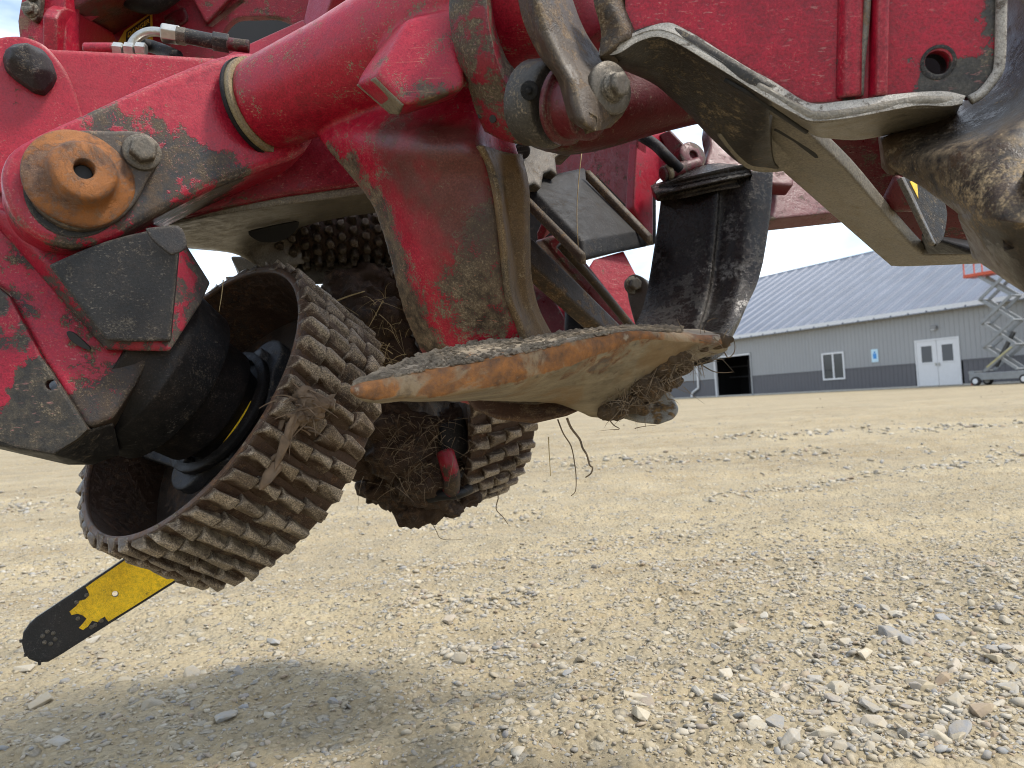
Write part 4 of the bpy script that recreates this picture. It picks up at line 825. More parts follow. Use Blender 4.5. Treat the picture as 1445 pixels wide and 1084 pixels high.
rows = [[(430, 140, .975), (480, 110, .93), (560, 90, .89), (640, 80, .86), (700, 90, .85), (735, 130, .86)],
        [(438, 165, .955), (500, 160, .90), (585, 158, .85), (655, 150, .83), (698, 160, .845), (728, 190, .87)],
        [(450, 198, .93), (515, 197, .86), (600, 202, .805), (672, 206, .80), (700, 211, .85), (733, 217, .87)],
        [(493, 249, .91), (545, 250, .855), (620, 252, .815), (690, 250, .815), (708, 255, .86), (742, 262, .87)],
        [(524, 292, .90), (570, 298, .855), (635, 305, .825), (700, 311, .82), (716, 314, .87), (744, 316, .88)],
        [(545, 352, .90), (588, 357, .86), (648, 362, .835), (706, 366, .83), (724, 368, .88), (745, 370, .89)],
        [(558, 402, .905), (600, 407, .87), (658, 413, .85), (712, 418, .845), (732, 420, .895), (751, 416, .905)],
        [(576, 461, .92), (618, 463, .885), (670, 464, .87), (729, 464, .865), (750, 462, .905), (766, 456, .92)],
        [(606, 520, .94), (645, 520, .90), (695, 515, .89), (745, 512, .89), (770, 505, .915), (790, 498, .93)],
        [(650, 570, .95), (690, 575, .92), (730, 580, .91), (770, 580, .905), (795, 570, .92), (825, 555, .94)]]
c_arm = patch('knife_body', rows, 0.045, mat_knife, KN, n=6, rough=0.0010, bevel=0)
fl = []
for r_ in rows[2:9]: (x3, y3, d3), (x4, y4, d4), (x5, y5, d5) = r_[3:]; fl.append([(x3+6, y3, d3-.006), (x3+12, y3, d3-.001), (x4+2, y4, d4-.016), (x4+12, (y4+y5)/2, (d4+d5)/2-.015), (x5-5, y5, d5-.018), (x5+4, y5, d5-.006)])
patch('worn_flange', fl, 0.03, worn('flange_rust_brown', grime=0.2, base=(0.24, 0.145, 0.065), chip=(0.06, 0.042, 0.028), chip2=(0.24, 0.16, 0.085), wear=0.4, dust=0.3, fine=0.7, rough=0.55, edge=0.9, edgecol=(0.42, 0.32, 0.18), bump=0.6, sc=1.4), KN, n=6, rough=0.0012, bevel=0.003)
hull('knife_heel', [(648, 556, .93), (665, 578, .90), (700, 592, .88), (755, 599, .875), (800, 588, .88), (850, 566, .9), (850, 555, .95), (700, 550, .95), (720, 590, .98), (800, 580, .98)], worn('heel_rust', base=(0.14, 0.065, 0.028), chip=(0.06, 0.04, 0.03), chip2=(0.2, 0.11, 0.045), wear=0.4, dust=0.25, rough=0.7, edge=0.5, edgecol=(0.3, 0.2, 0.1), sc=1.5), KN, bevel=0.01)
# stop lug on the casting
c_lug = hull('stop_lug', [(531, 107, .757), (573, 149, .752), (655, 125, .757), (652, 10, .768), (575, 28, .772), (502, 119, .798), (510, 104, .80), (552, 162, .80), (566, 164, .79), (548, 48, .83), (640, 140, .83), (650, 0, .85)],
     worn('lug_paint', coat=0.1, wear=0.15, dust=0.25, edge=0.9, spots=[WB(535, 140, .785, .04, .8), WB(570, 150, .775, .03, .6), WB(620, 145, .78, .03, .4)], dspots=[WB(535, 140, .785, .035, .5)]), KN, bevel=0.004)
vs, fs, base = [], [], 0
for o_ in (c_tube, c_arm, c_lug):
    off_ = ORG[o_.name]; vs += [np.array(q.co)+off_ for q in o_.data.vertices]; fs += [tuple(i+base for i in q.vertices) for q in o_.data.polygons]; base = len(vs)
    del ORG[o_.name]; bpy.data.objects.remove(o_)
cast = obj('knife_casting', vs, fs, mat_knife, KN, smooth=True, fix=False)
rm = cast.modifiers.new('fuse', 'REMESH'); rm.mode = 'VOXEL'; rm.voxel_size = 0.003; rm.use_smooth_shade = True
sm2 = cast.modifiers.new('fillet', 'SMOOTH'); sm2.factor = 0.5; sm2.iterations = 7
plate('lug_end_face', [(504, 119), (530, 109), (570, 148), (564, 161), (552, 160)], [(531, 107, .757), (573, 149, .752), (552, 162, .80)], 0.003, worn('lug_end_wear', base=(0.34, 0.27, 0.16), chip=(0.14, 0.10, 0.06), chip2=(0.26, 0.2, 0.12), wear=0.3, dust=0.25, rough=0.6, edge=0.5, grime=0.2, sc=2.0), KN, off=0.002, bevel=0.001)
mat_col = worn('collar_stained_paint', base=(0.36, 0.012, 0.03), wear=0.55, chip=(0.085, 0.065, 0.042), chip2=(0.15, 0.105, 0.06), dust=0.3, fine=0.5, rough=0.5, edge=0.7)
patch('knife_collar', [[(638, -30, .735), (655, -30, .722), (684, -30, .718)], [(634, 20, .742), (656, 30, .728), (690, 38, .722)], [(642, 72, .752), (668, 85, .737), (704, 95, .73)], [(660, 120, .77), (688, 132, .752), (722, 140, .745)], [(672, 160, .785), (702, 172, .768), (738, 182, .76)], [(684, 186, .80), (712, 198, .788), (748, 207, .78)]], 0.03, mat_col, KN, rough=0.001)
plate('bolt_hole', ell(695, 168, 5, 6, 12), [(690, 165, .768), (700, 165, .764), (695, 175, .77)], 0.004, M['hole'], KN, bevel=0.0004)
plate('bolt_hole', ell(678, 157, 4, 11, 12, 0.2), [(674, 155, .782), (682, 155, .778), (678, 168, .784)], 0.004, M['hole'], KN, bevel=0.0004)
# blade: profile ring per station (back-top, front-top, edge-low, under, back-under)
ST = [[(502, 543, .708), (496, 547, .70), (496, 556, .70), (503, 562, .706)],
      [(522, 533, .735), (514, 541, .70), (513, 563, .70), (522, 567, .715)],
      [(560, 516, .78), (560, 532, .71), (560, 564, .71), (566, 567, .75)],
      [(612, 497, .83), (620, 520, .72), (620, 560, .722), (640, 567, .79)],
      [(690, 480, .89), (700, 506, .735), (702, 546, .738), (715, 567, .83)],
      [(770, 473, .92), (785, 489, .765), (785, 523, .768), (785, 570, .87)],
      [(840, 465, .93), (848, 474, .80), (850, 498, .802), (838, 587, .90)],
      [(895, 461, .94), (900, 468, .83), (905, 480, .832), (885, 588, .93)],
      [(945, 463, .95), (948, 469, .86), (952, 482, .862), (935, 562, .95)],
      [(985, 466, .96), (990, 472, .90), (994, 484, .90), (975, 514, .965)],
      [(1020, 470, .97), (1028, 474, .94), (1030, 488, .94), (1024, 495, .97)]]
S_ = np.array([[W(*q) for q in s_] for s_ in ST])
def resample(S_, n):
    o = []; k = len(S_)
    for i in range(k-1):
        a_ = S_[i-1] if i else 2*S_[0]-S_[1]; d_ = S_[i+2] if i+2 < k else 2*S_[-1]-S_[-2]
        for j in range(n): o.append(cr(a_, S_[i], S_[i+1], d_, j/n))
    o.append(S_[-1]); return np.array(o)
S_ = resample(S_, 8)
ring = []; zone = []
def seg(a_, b_, n, z0, z1, bul=None):
    for j in range(n):
        t = j/n; p = a_*(1-t)+b_*t
        if bul is not None: p = p+bul*math.sin(math.pi*t)
        ring.append(p); zone.append(z0+(z1-z0)*t)
seg(S_[:, 0], S_[:, 1], 7, 0, 0.6); seg(S_[:, 1], S_[:, 2], 6, 1.0, 1.0, np.array([0, -0.002, 0.0])[None]); seg(S_[:, 2], S_[:, 3], 10, 1.6, 2.2); seg(S_[:, 3], S_[:, 0]+np.array([0, .02, -.01]), 4, 2.2, 0)
Vb = np.stack(ring, 1); kn_ = Vb.shape[1]; ks = Vb.shape[0]
zf = np.tile(np.array(zone), (ks, 1)).ravel(); vb_ = Vb.reshape(-1, 3)
vb_ = vb_+np.stack([vnoise(vb_, 30, q) for q in (41, 42, 43)], 1)*0.0016+np.stack([vnoise(vb_, 80, q) for q in (44, 45, 46)], 1)*0.0009
fb_ = [(i*kn_+j, i*kn_+(j+1) % kn_, (i+1)*kn_+(j+1) % kn_, (i+1)*kn_+j) for i in range(ks-1) for j in range(kn_)]+[tuple(range(kn_)), tuple(reversed(range((ks-1)*kn_, ks*kn_)))]
def blade_mat():
    s = NB('rust_edged_blade'); g = s.n('ShaderNodeNewGeometry'); P = g.outputs['Position']; at = s.n('ShaderNodeAttribute', attribute_name='zone')
    nA = s.noise(P, 14, 8, 0.65, 0.5); nB = s.noise(P, 60, 8, 0.65); nC = s.noise(P, 350, 4, 0.65)
    mp = s.n('ShaderNodeMapping'); mp.inputs['Scale'].default_value = (6, 30, 60); s.l(P, mp.inputs['Vector']); st_ = s.noise(mp.outputs[0], 1.2, 8, 0.7)
    z = s.math('ADD', at.outputs['Fac'], s.math('ADD', s.math('MULTIPLY', s.math('SUBTRACT', nA, 0.5), 1.8), s.math('MULTIPLY', s.math('SUBTRACT', nB, 0.5), 1.6)))
    mud = s.mix(nB, (0.24, 0.19, 0.13), (0.40, 0.325, 0.23))
    rust = s.mix(s.rng(nB, 0.35, 0.65), (0.075, 0.034, 0.013), (0.28, 0.105, 0.018)); rust = s.mix(s.rng(nA, 0.54, 0.62), rust, (0.22, 0.155, 0.085)); rust = s.mix(s.rng(nA, 0.40, 0.34), rust, (0.085, 0.07, 0.055)); rust = s.mix(s.rng(nC, 0.55, 0.7, 0, 0.5), rust, (0.10, 0.06, 0.04))
    und = s.mix(s.rng(st_, 0.35, 0.65), (0.10, 0.078, 0.046), (0.24, 0.195, 0.125)); und = s.mix(s.rng(nA, 0.5, 0.62, 0, 0.6), und, (0.16, 0.09, 0.03)); und = s.mix(s.rng(nB, 0.6, 0.75, 0, 0.7), und, (0.05, 0.04, 0.03))
    c = s.mix(s.rng(z, 0.55, 0.75), mud, rust); c = s.mix(s.rng(z, 1.35, 1.6), c, und); s.l(c, s.b.inputs['Base Color'])
    s.b.inputs['Roughness'].default_value = 0.65
    bp = s.n('ShaderNodeBump'); bp.inputs['Strength'].default_value = 0.6; bp.inputs['Distance'].default_value = 0.003; s.l(s.math('ADD', nB, s.math('MULTIPLY', nC, 0.35)), bp.inputs['Height']); s.l(bp.outputs[0], s.b.inputs['Normal'])
    return s.m
bl = obj('knife_blade', vb_, fb_, blade_mat(), KN, smooth=True)
atr = bl.data.attributes.new('zone', 'FLOAT', 'POINT'); atr.data.foreach_set('value', zf.astype(np.float32))
hull('blade_point', [(868, 588, .93), (900, 597, .92), (930, 600, .92), (953, 592, .93), (960, 578, .94), (948, 555, .96), (925, 540, .96), (880, 560, .94), (905, 590, .99), (950, 575, 1.0), (930, 545, 1.0)], worn('pale_blade_point', base=(0.42, 0.39, 0.33), chip=(0.05, 0.035, 0.02), chip2=(0.25, 0.14, 0.04), wear=0.25, spots=[WB(935, 575, .93, .03, .55), WB(925, 592, .92, .012, .4)], dust=0.15, rough=0.5, sc=1.6), KN, bevel=0.006)
# ---- link and pivot at the top centre
LK = empty('tilt_link', W(800, 110, 0.68), HEAD)
bxs = nrm(W(800, 130, .70)-W(735, 120, .74))
pbx = W(760, 146, .715)
mat_boss = worn('boss_steel', base=(0.085, 0.075, 0.06), chip=(0.05, 0.045, 0.04), chip2=(0.15, 0.12, 0.085), wear=0.35, dust=0.25, rough=0.45, edge=0.6, spots=[WB(785, 120, .7, .03, .2)])
axb = nrm(W(850, 150, .665)-W(760, 146, .715))
lathe('pivot_boss', pbx-axb*0.012, axb, [(0, 0.032), (0.004, 0.039), (0.030, 0.0405), (0.036, 0.037)], mat_boss, LK, n=44)
lathe('pivot_sleeve', pbx+axb*0.034, axb, [(0, 0.036), (0.005, 0.036), (0.006, 0.030), (0.03, 0.030)], M['red_deep'], LK, n=40)
plug = W(747, 128, .668); lathe('boss_plug', plug, -nrm(plug-CAM)+np.array([-.35, 0, 0]), [(0, 0.0085), (0.0015, 0.008), (0.0015, 0.003), (0.004, 0.0025), (0.004, 0)], M['black'], LK, n=20)
patch('link_bar', [[(727, -25, .66), (752, -25, .63), (800, -25, .69)], [(738, 30, .665), (772, 38, .632), (822, 35, .69)], [(762, 78, .665), (795, 88, .63), (850, 80, .69)], [(787, 112, .66), (813, 122, .626), (876, 105, .68)], [(797, 148, .655), (820, 154, .622), (886, 135, .675)], [(804, 168, .65), (828, 174, .622), (880, 160, .67)], [(822, 182, .65), (840, 185, .63), (862, 180, .665)]], 0.012, M['brown'], LK, rough=0.001, bevel=0.0015)
wc = W(863, 124, .648); wax = nrm(np.array([0.55, -0.83, -0.08]))
lathe('washer', wc-wax*0.006, wax, [(0, 0.021), (0.001, 0.0225), (0.006, 0.0225), (0.007, 0.021), (0.007, 0.013), (0.009, 0.013)], M['bolt'], LK, n=36)
hexbolt('pivot_bolt', wc+wax*0.002, wax, 0.0108, 0.012, M['bolt'], LK, 1.15)
lathe('hose_sleeve', W(800, -30, .75), W(845, 50, .74)-W(800, -30, .75), [(0, 0.028), (0.07, 0.028), (0.078, 0.022)], M['red_dull'], LK, n=32)
patch('guard_lip', [[(835, -25, .66), (868, -25, .65), (890, -25, .67)], [(838, 5, .655), (868, 8, .645), (895, 5, .67)], [(848, 45, .655), (880, 42, .645), (903, 40, .665)], [(846, 80, .65), (875, 60, .645), (908, 48, .66)]], 0.02, M['brown'], LK, rough=0.001)
lathe('pin_cap', W(912, 5, .70), nrm(np.array([0.5, -0.8, 0.3])), [(0, 0.025), (0.03, 0.025), (0.033, 0.022)], M['red'], LK, n=32)
cm = worn('lower_beam_paint', spec=0.12, grime=0.6, base=(0.20, 0.004, 0.012), wear=0.15, dust=0.2, rough=0.45, spots=[WB(780, 205, .82, .08, .6), WB(860, 200, .84, .05, .5), WB(960, 170, .9, .05, .4)], chip=(0.075, 0.06, 0.042), chip2=(0.12, 0.085, 0.05), dspots=[WB(790, 208, .82, .06, .3)])  # base darkened to carry the beam's shade, besides oil, grime and chips
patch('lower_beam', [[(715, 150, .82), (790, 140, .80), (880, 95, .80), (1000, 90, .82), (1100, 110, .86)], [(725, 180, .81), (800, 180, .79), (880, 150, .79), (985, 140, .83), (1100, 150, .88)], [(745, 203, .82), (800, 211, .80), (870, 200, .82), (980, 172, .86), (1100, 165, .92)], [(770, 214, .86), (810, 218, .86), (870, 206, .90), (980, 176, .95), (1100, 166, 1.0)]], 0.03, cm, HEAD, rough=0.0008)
# ---- the space behind: carriage box, slab, diagonal arms
IN = empty('inner_frame', W(840, 300, 1.25), HEAD)
plate('box_side', [(780, 200), (836, 205), (900, 190), (894, 292), (902, 310), (845, 252), (780, 262)], [(836, 205, 1.32), (897, 200, 1.22), (860, 260, 1.29)], 0.02, M['red_dull'], IN)
plate('box_side', [(899, 193), (939, 183), (958, 212), (945, 240), (922, 262), (922, 340), (902, 310), (894, 292)], [(899, 200, 1.22), (939, 190, 1.26), (910, 300, 1.22)], 0.02, worn('box_paint_speckled', wear=0.24, dust=0.1, chip=(0.02, 0.018, 0.018), chip2=(0.03, 0.025, 0.02), sc=2.2), IN)
plate('box_void', [(720, 170), (936, 176), (938, 190), (926, 262), (926, 343), (880, 352), (826, 366), (730, 345)], [(730, 190, 1.5), (860, 190, 1.5), (800, 330, 1.5)], 0.02, M['black'], IN)  # black sheet standing in for the dark void behind the box
tube('drain_hose', [W(905, 192, 1.2), W(925, 205, 1.19), W(940, 220, 1.18), W(958, 238, 1.2)], 0.009, M['black'], IN, n=10)
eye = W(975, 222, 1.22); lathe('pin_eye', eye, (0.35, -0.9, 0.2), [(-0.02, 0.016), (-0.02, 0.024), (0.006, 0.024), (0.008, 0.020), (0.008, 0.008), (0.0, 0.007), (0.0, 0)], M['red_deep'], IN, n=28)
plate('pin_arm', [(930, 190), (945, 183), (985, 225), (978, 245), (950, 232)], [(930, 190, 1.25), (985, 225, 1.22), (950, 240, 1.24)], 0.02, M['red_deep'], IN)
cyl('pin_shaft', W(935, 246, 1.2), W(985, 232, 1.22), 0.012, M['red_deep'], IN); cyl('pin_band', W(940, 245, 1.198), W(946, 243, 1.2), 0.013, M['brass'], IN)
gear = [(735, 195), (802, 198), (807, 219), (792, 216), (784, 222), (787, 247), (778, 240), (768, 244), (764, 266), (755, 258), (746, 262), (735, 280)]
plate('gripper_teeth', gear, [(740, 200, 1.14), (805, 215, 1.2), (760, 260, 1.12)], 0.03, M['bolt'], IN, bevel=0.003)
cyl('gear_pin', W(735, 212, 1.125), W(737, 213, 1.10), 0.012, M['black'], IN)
slab = worn('slab_shaded_oily_steel', spec=0.12, grime=0.65, base=(0.045, 0.037, 0.026), chip=(0.03, 0.024, 0.018), chip2=(0.07, 0.055, 0.038), wear=0.3, dust=0.0, rough=0.5, metal=0.0, edge=0.4)  # base darkened for the shade inside the frame as well as oil
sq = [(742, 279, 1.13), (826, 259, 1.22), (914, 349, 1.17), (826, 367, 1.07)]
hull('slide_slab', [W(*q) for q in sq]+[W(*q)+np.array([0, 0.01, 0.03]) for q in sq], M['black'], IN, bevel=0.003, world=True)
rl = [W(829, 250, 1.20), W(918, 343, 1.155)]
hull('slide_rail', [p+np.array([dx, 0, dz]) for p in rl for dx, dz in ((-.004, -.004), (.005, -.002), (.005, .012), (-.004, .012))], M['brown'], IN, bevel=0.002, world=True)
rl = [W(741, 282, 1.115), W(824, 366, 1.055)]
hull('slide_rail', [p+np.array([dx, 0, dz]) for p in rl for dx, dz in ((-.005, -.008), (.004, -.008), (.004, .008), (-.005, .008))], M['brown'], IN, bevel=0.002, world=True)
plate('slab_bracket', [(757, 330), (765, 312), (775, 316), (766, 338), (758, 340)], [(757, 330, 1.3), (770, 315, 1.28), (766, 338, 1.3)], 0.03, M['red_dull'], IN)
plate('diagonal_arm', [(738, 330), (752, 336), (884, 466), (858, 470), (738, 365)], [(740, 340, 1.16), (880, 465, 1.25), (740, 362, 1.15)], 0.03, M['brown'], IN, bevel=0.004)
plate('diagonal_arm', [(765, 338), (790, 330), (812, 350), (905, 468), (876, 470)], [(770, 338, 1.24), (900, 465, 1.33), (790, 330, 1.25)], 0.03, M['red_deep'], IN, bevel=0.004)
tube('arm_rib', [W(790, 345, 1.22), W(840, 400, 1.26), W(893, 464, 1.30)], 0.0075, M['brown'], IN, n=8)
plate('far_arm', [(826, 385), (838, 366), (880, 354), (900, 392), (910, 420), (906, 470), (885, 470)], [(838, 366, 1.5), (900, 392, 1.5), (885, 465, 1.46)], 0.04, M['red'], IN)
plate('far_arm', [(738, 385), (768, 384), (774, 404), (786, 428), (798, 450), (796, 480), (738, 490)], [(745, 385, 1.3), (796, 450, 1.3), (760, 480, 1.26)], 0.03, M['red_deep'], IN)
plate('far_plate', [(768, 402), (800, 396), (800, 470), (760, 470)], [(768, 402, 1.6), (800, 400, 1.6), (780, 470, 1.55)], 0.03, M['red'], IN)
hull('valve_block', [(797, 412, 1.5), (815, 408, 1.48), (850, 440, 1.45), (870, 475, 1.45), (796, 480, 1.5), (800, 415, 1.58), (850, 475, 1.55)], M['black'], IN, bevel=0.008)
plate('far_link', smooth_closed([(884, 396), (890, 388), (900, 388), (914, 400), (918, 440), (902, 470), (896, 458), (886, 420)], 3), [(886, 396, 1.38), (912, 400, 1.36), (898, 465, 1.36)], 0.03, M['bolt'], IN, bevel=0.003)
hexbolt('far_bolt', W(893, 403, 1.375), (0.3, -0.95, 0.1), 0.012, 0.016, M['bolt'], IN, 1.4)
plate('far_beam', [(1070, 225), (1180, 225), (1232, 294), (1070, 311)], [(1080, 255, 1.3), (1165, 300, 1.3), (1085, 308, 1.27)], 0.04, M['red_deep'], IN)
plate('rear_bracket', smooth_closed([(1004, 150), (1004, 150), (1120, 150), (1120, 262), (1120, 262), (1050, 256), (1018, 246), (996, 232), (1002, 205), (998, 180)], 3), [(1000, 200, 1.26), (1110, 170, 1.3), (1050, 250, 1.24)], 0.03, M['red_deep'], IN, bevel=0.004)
# ---- far delimbing knife
K2 = empty('delimbing_knife', W(1000, 350, 1.15), HEAD, 'far delimbing knife, a dark curved steel band behind the blade')
mat_band = worn('dark_scuffed_band', base=(0.018, 0.015, 0.013), chip=(0.010, 0.009, 0.008), chip2=(0.05, 0.047, 0.044), wear=0.36, dust=-0.02, dustcol=(0.42, 0.41, 0.40), rough=0.24, metal=0.35, edge=0.35, sc=1.9, fine=0.5, dspots=[WB(1032, 320, 1.13, .04, .5), WB(1028, 380, 1.11, .045, .55), WB(1018, 420, 1.09, .03, .35), WB(985, 380, 1.13, .06, .3)])
patch('band', [[(934, 268, 1.20), (975, 255, 1.17), (1012, 248, 1.145), (1022, 246, 1.15), (1060, 241, 1.13), (1091, 240, 1.14)],
    [(928, 318, 1.20), (972, 312, 1.165), (1008, 308, 1.14), (1018, 306, 1.15), (1055, 300, 1.125), (1088, 292, 1.135)],
    [(921, 362, 1.19), (968, 362, 1.155), (1003, 362, 1.13), (1013, 361, 1.14), (1048, 355, 1.115), (1081, 345, 1.125)],
    [(914, 405, 1.18), (960, 410, 1.14), (996, 412, 1.115), (1006, 411, 1.125), (1040, 404, 1.10), (1070, 395, 1.11)],
    [(905, 440, 1.15), (950, 448, 1.11), (986, 450, 1.085), (996, 450, 1.095), (1025, 444, 1.07), (1052, 434, 1.08)],
    [(890, 468, 1.10), (935, 478, 1.06), (970, 482, 1.03), (980, 482, 1.04), (1005, 478, 1.02), (1028, 470, 1.03)],
    [(870, 485, 1.03), (915, 495, 1.00), (950, 498, .98), (960, 498, .99), (980, 496, .98), (1000, 490, .98)]], 0.02, mat_band, K2, rough=0.001, bevel=0.003)
patch('knife_root', [[(918, 262, 1.2), (950, 250, 1.2), (1000, 232, 1.2), (1040, 232, 1.2)], [(926, 275, 1.17), (960, 268, 1.14), (1015, 255, 1.12), (1060, 246, 1.12)], [(935, 290, 1.22), (960, 280, 1.22), (1015, 265, 1.2), (1060, 256, 1.2)]], 0.02, mat_band, K2, rough=0.001)
# ---- upper right: guard frame with chipped lip
UF = empty('topping_saw_guard', W(1150, 120, 0.7), HEAD)
YL = [(900, 40, .655), (1400, 60, .60), (1140, 140, .635)]
mat_g = worn('guard_paint', grime=0.12, coat=0.12, wear=0.03, dust=0.08, chip=(0.07, 0.068, 0.066), chip2=(0.10, 0.09, 0.075), spots=[WB(1318, 100, .607, .042, .95), WB(1200, 110, .63, .028, .95), WB(1390, 10, .60, .035, .8), WB(1395, 100, .6, .035, .8), WB(1350, 125, .607, .035, .7), WB(1200, 140, .63, .02, .6), WB(1300, 130, .61, .025, .4)])
side = [(880, -30), (884, 30), (898, 45), (937, 34), (963, 41), (1028, 80), (1140, 145), (1188, 143), (1326, 130), (1372, 138), (1404, 104), (1410, 60), (1410, -30)]
plate('side_plate', side, YL, 0.012, mat_g, UF, bevel=0.0015, holes=[ell(1324, 88, 19, 17, 24)])
plate('hole_backing', [(1280, 50), (1370, 50), (1370, 125), (1280, 125)], YL, 0.004, M['hole'], UF, off=-0.05, bevel=0)
pL = plane3(YL)
lathe('hole_rim', onplane(1324, 88, pL)-pL[1]*0.03, pL[1], [(0, 0.0108), (0.0, 0.0135), (0.0305, 0.0135), (0.0305, 0.0108)], M['dark'], UF, n=28, loop=True)
def rib(name, x0, x1, h_, mat):
    v = []
    for (x, y) in ((x0, -30), (x1, -30), (x1-4, 138), (x0-4, 140)):
        v.append(onplane(x, y, pL)+pL[1]*0.0005); v.append(onplane((x*0.5+(x0+x1-4)*0.25) if y > 0 else (x*0.5+(x0+x1)*0.25), y, pL)+pL[1]*h_)
    return hull(name, v, mat, UF, bevel=0.002, world=True)
rib('stiffening_rib', 1182, 1222, 0.011, mat_g); rib('stiffening_rib', 1228, 1256, 0.014, mat_g)
tube('weld_seam', [onplane(1224, -30, pL)+pL[1]*0.004, onplane(1219, 40, pL)+pL[1]*0.005, onplane(1214, 90, pL)+pL[1]*0.004, onplane(1212, 136, pL)+pL[1]*0.003], 0.0032, worn('rusted_weld', base=(0.36, 0.33, 0.28), chip=(0.14, 0.07, 0.035), chip2=(0.3, 0.2, 0.12), wear=0.4, rough=0.5), UF, n=8)
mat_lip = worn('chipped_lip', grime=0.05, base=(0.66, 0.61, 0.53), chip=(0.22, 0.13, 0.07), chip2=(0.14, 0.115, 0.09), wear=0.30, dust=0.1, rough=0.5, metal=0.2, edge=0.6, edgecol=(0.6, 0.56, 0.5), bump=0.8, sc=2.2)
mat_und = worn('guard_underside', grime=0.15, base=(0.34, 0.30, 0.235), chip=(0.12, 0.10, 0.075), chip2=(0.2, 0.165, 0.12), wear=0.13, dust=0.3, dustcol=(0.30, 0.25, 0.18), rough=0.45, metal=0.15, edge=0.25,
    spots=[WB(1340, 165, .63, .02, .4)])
mat_nose = worn('nose_underside_shaded_steel', grime=0.35, base=(0.05, 0.043, 0.033), chip=(0.05, 0.042, 0.032), chip2=(0.16, 0.13, 0.09), wear=0.25, dust=0.25, rough=0.45, metal=0.2, edge=0.4, spots=[WB(1000, 110, .67, .03, -.2)])  # dark base holds the shade under the nose; chips and dust are wear
top = [(846, 70, .655), (870, 60, .652), (900, 44, .652), (937, 33, .648), (963, 40, .645), (1028, 79, .636), (1088, 113, .628), (1140, 144, .622), (1188, 142, .617), (1252, 135, .61), (1326, 129, .602), (1362, 136, .60)]
low = [(845, 78, .655), (872, 76, .65), (905, 57, .65), (940, 54, .645), (1002, 88, .636), (1062, 126, .628), (1123, 161, .62), (1150, 171, .616), (1209, 165, .61), (1287, 150, .603), (1335, 150, .60), (1358, 146, .60)]
bk1 = [(850, 90, .69), (880, 100, .72), (915, 112, .73), (960, 140, .74), (1010, 175, .74), (1062, 150, .68), (1135, 185, .69), (1165, 195, .69), (1218, 197, .685), (1285, 184, .68), (1330, 172, .67), (1352, 160, .66)]
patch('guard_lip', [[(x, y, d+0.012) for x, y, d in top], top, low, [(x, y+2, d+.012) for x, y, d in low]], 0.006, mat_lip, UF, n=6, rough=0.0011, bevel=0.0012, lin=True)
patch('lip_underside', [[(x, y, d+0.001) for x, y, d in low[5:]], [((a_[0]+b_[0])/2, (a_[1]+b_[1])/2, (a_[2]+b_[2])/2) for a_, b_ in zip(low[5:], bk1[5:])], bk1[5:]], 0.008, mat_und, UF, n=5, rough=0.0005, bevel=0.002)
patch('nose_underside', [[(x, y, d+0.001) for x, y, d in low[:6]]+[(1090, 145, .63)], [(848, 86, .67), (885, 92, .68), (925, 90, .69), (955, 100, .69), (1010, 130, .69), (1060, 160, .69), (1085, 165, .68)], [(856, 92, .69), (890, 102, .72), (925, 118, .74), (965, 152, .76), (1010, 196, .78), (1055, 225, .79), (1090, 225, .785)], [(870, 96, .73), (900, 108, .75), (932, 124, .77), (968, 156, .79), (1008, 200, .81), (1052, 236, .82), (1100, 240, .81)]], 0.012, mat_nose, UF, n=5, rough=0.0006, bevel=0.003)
plate('guard_bar', smooth_closed([(1032, 113), (1032, 113), (1100, 150), (1142, 190), (1196, 242), (1250, 305), (1287, 346), (1300, 357), (1312, 360), (1400, 358), (1400, 358), (1400, 372), (1400, 372), (1300, 376), (1262, 376), (1248, 368), (1170, 300), (1105, 243), (1105, 243), (1050, 215), (1010, 170)], 3), [(1032, 113, .69), (1262, 376, .98), (1390, 365, .86)], 0.014, mat_und, UF, bevel=0.003)
plate('wear_pad', smooth_closed([(1012, 192), (1012, 192), (1060, 172), (1105, 180), (1158, 228), (1152, 237), (1100, 243), (1070, 243), (1045, 232)], 3), [(1012, 192, .765), (1158, 228, .80), (1070, 243, .815)], 0.006, mat_und, UF, bevel=0.002)
tube('slot_dark', [W(1024, 112, .6485), W(1045, 124, .6435), W(1062, 134, .6415), W(1100, 160, .6535), W(1138, 186, .6765)], 0.0024, M['hole'], UF, n=8, sm=4)  # black bead and plate stand in for a slot's dark; no recess
plate('slot_dark', smooth_closed([(1092, 184), (1102, 184), (1128, 196), (1152, 218), (1150, 223), (1120, 200)], 2), [(1094, 185, .7495), (1152, 218, .7665), (1110, 192, .7520)], 0.002, M['hole'], UF, bevel=0)
tube('plate_edge', [onplane(x, y, pL)+pL[1]*0.002 for x, y in ((1412, -40), (1411, 30), (1409, 90), (1402, 110), (1384, 132), (1368, 142))], 0.0042, mat_lip, UF, n=8, sm=5)
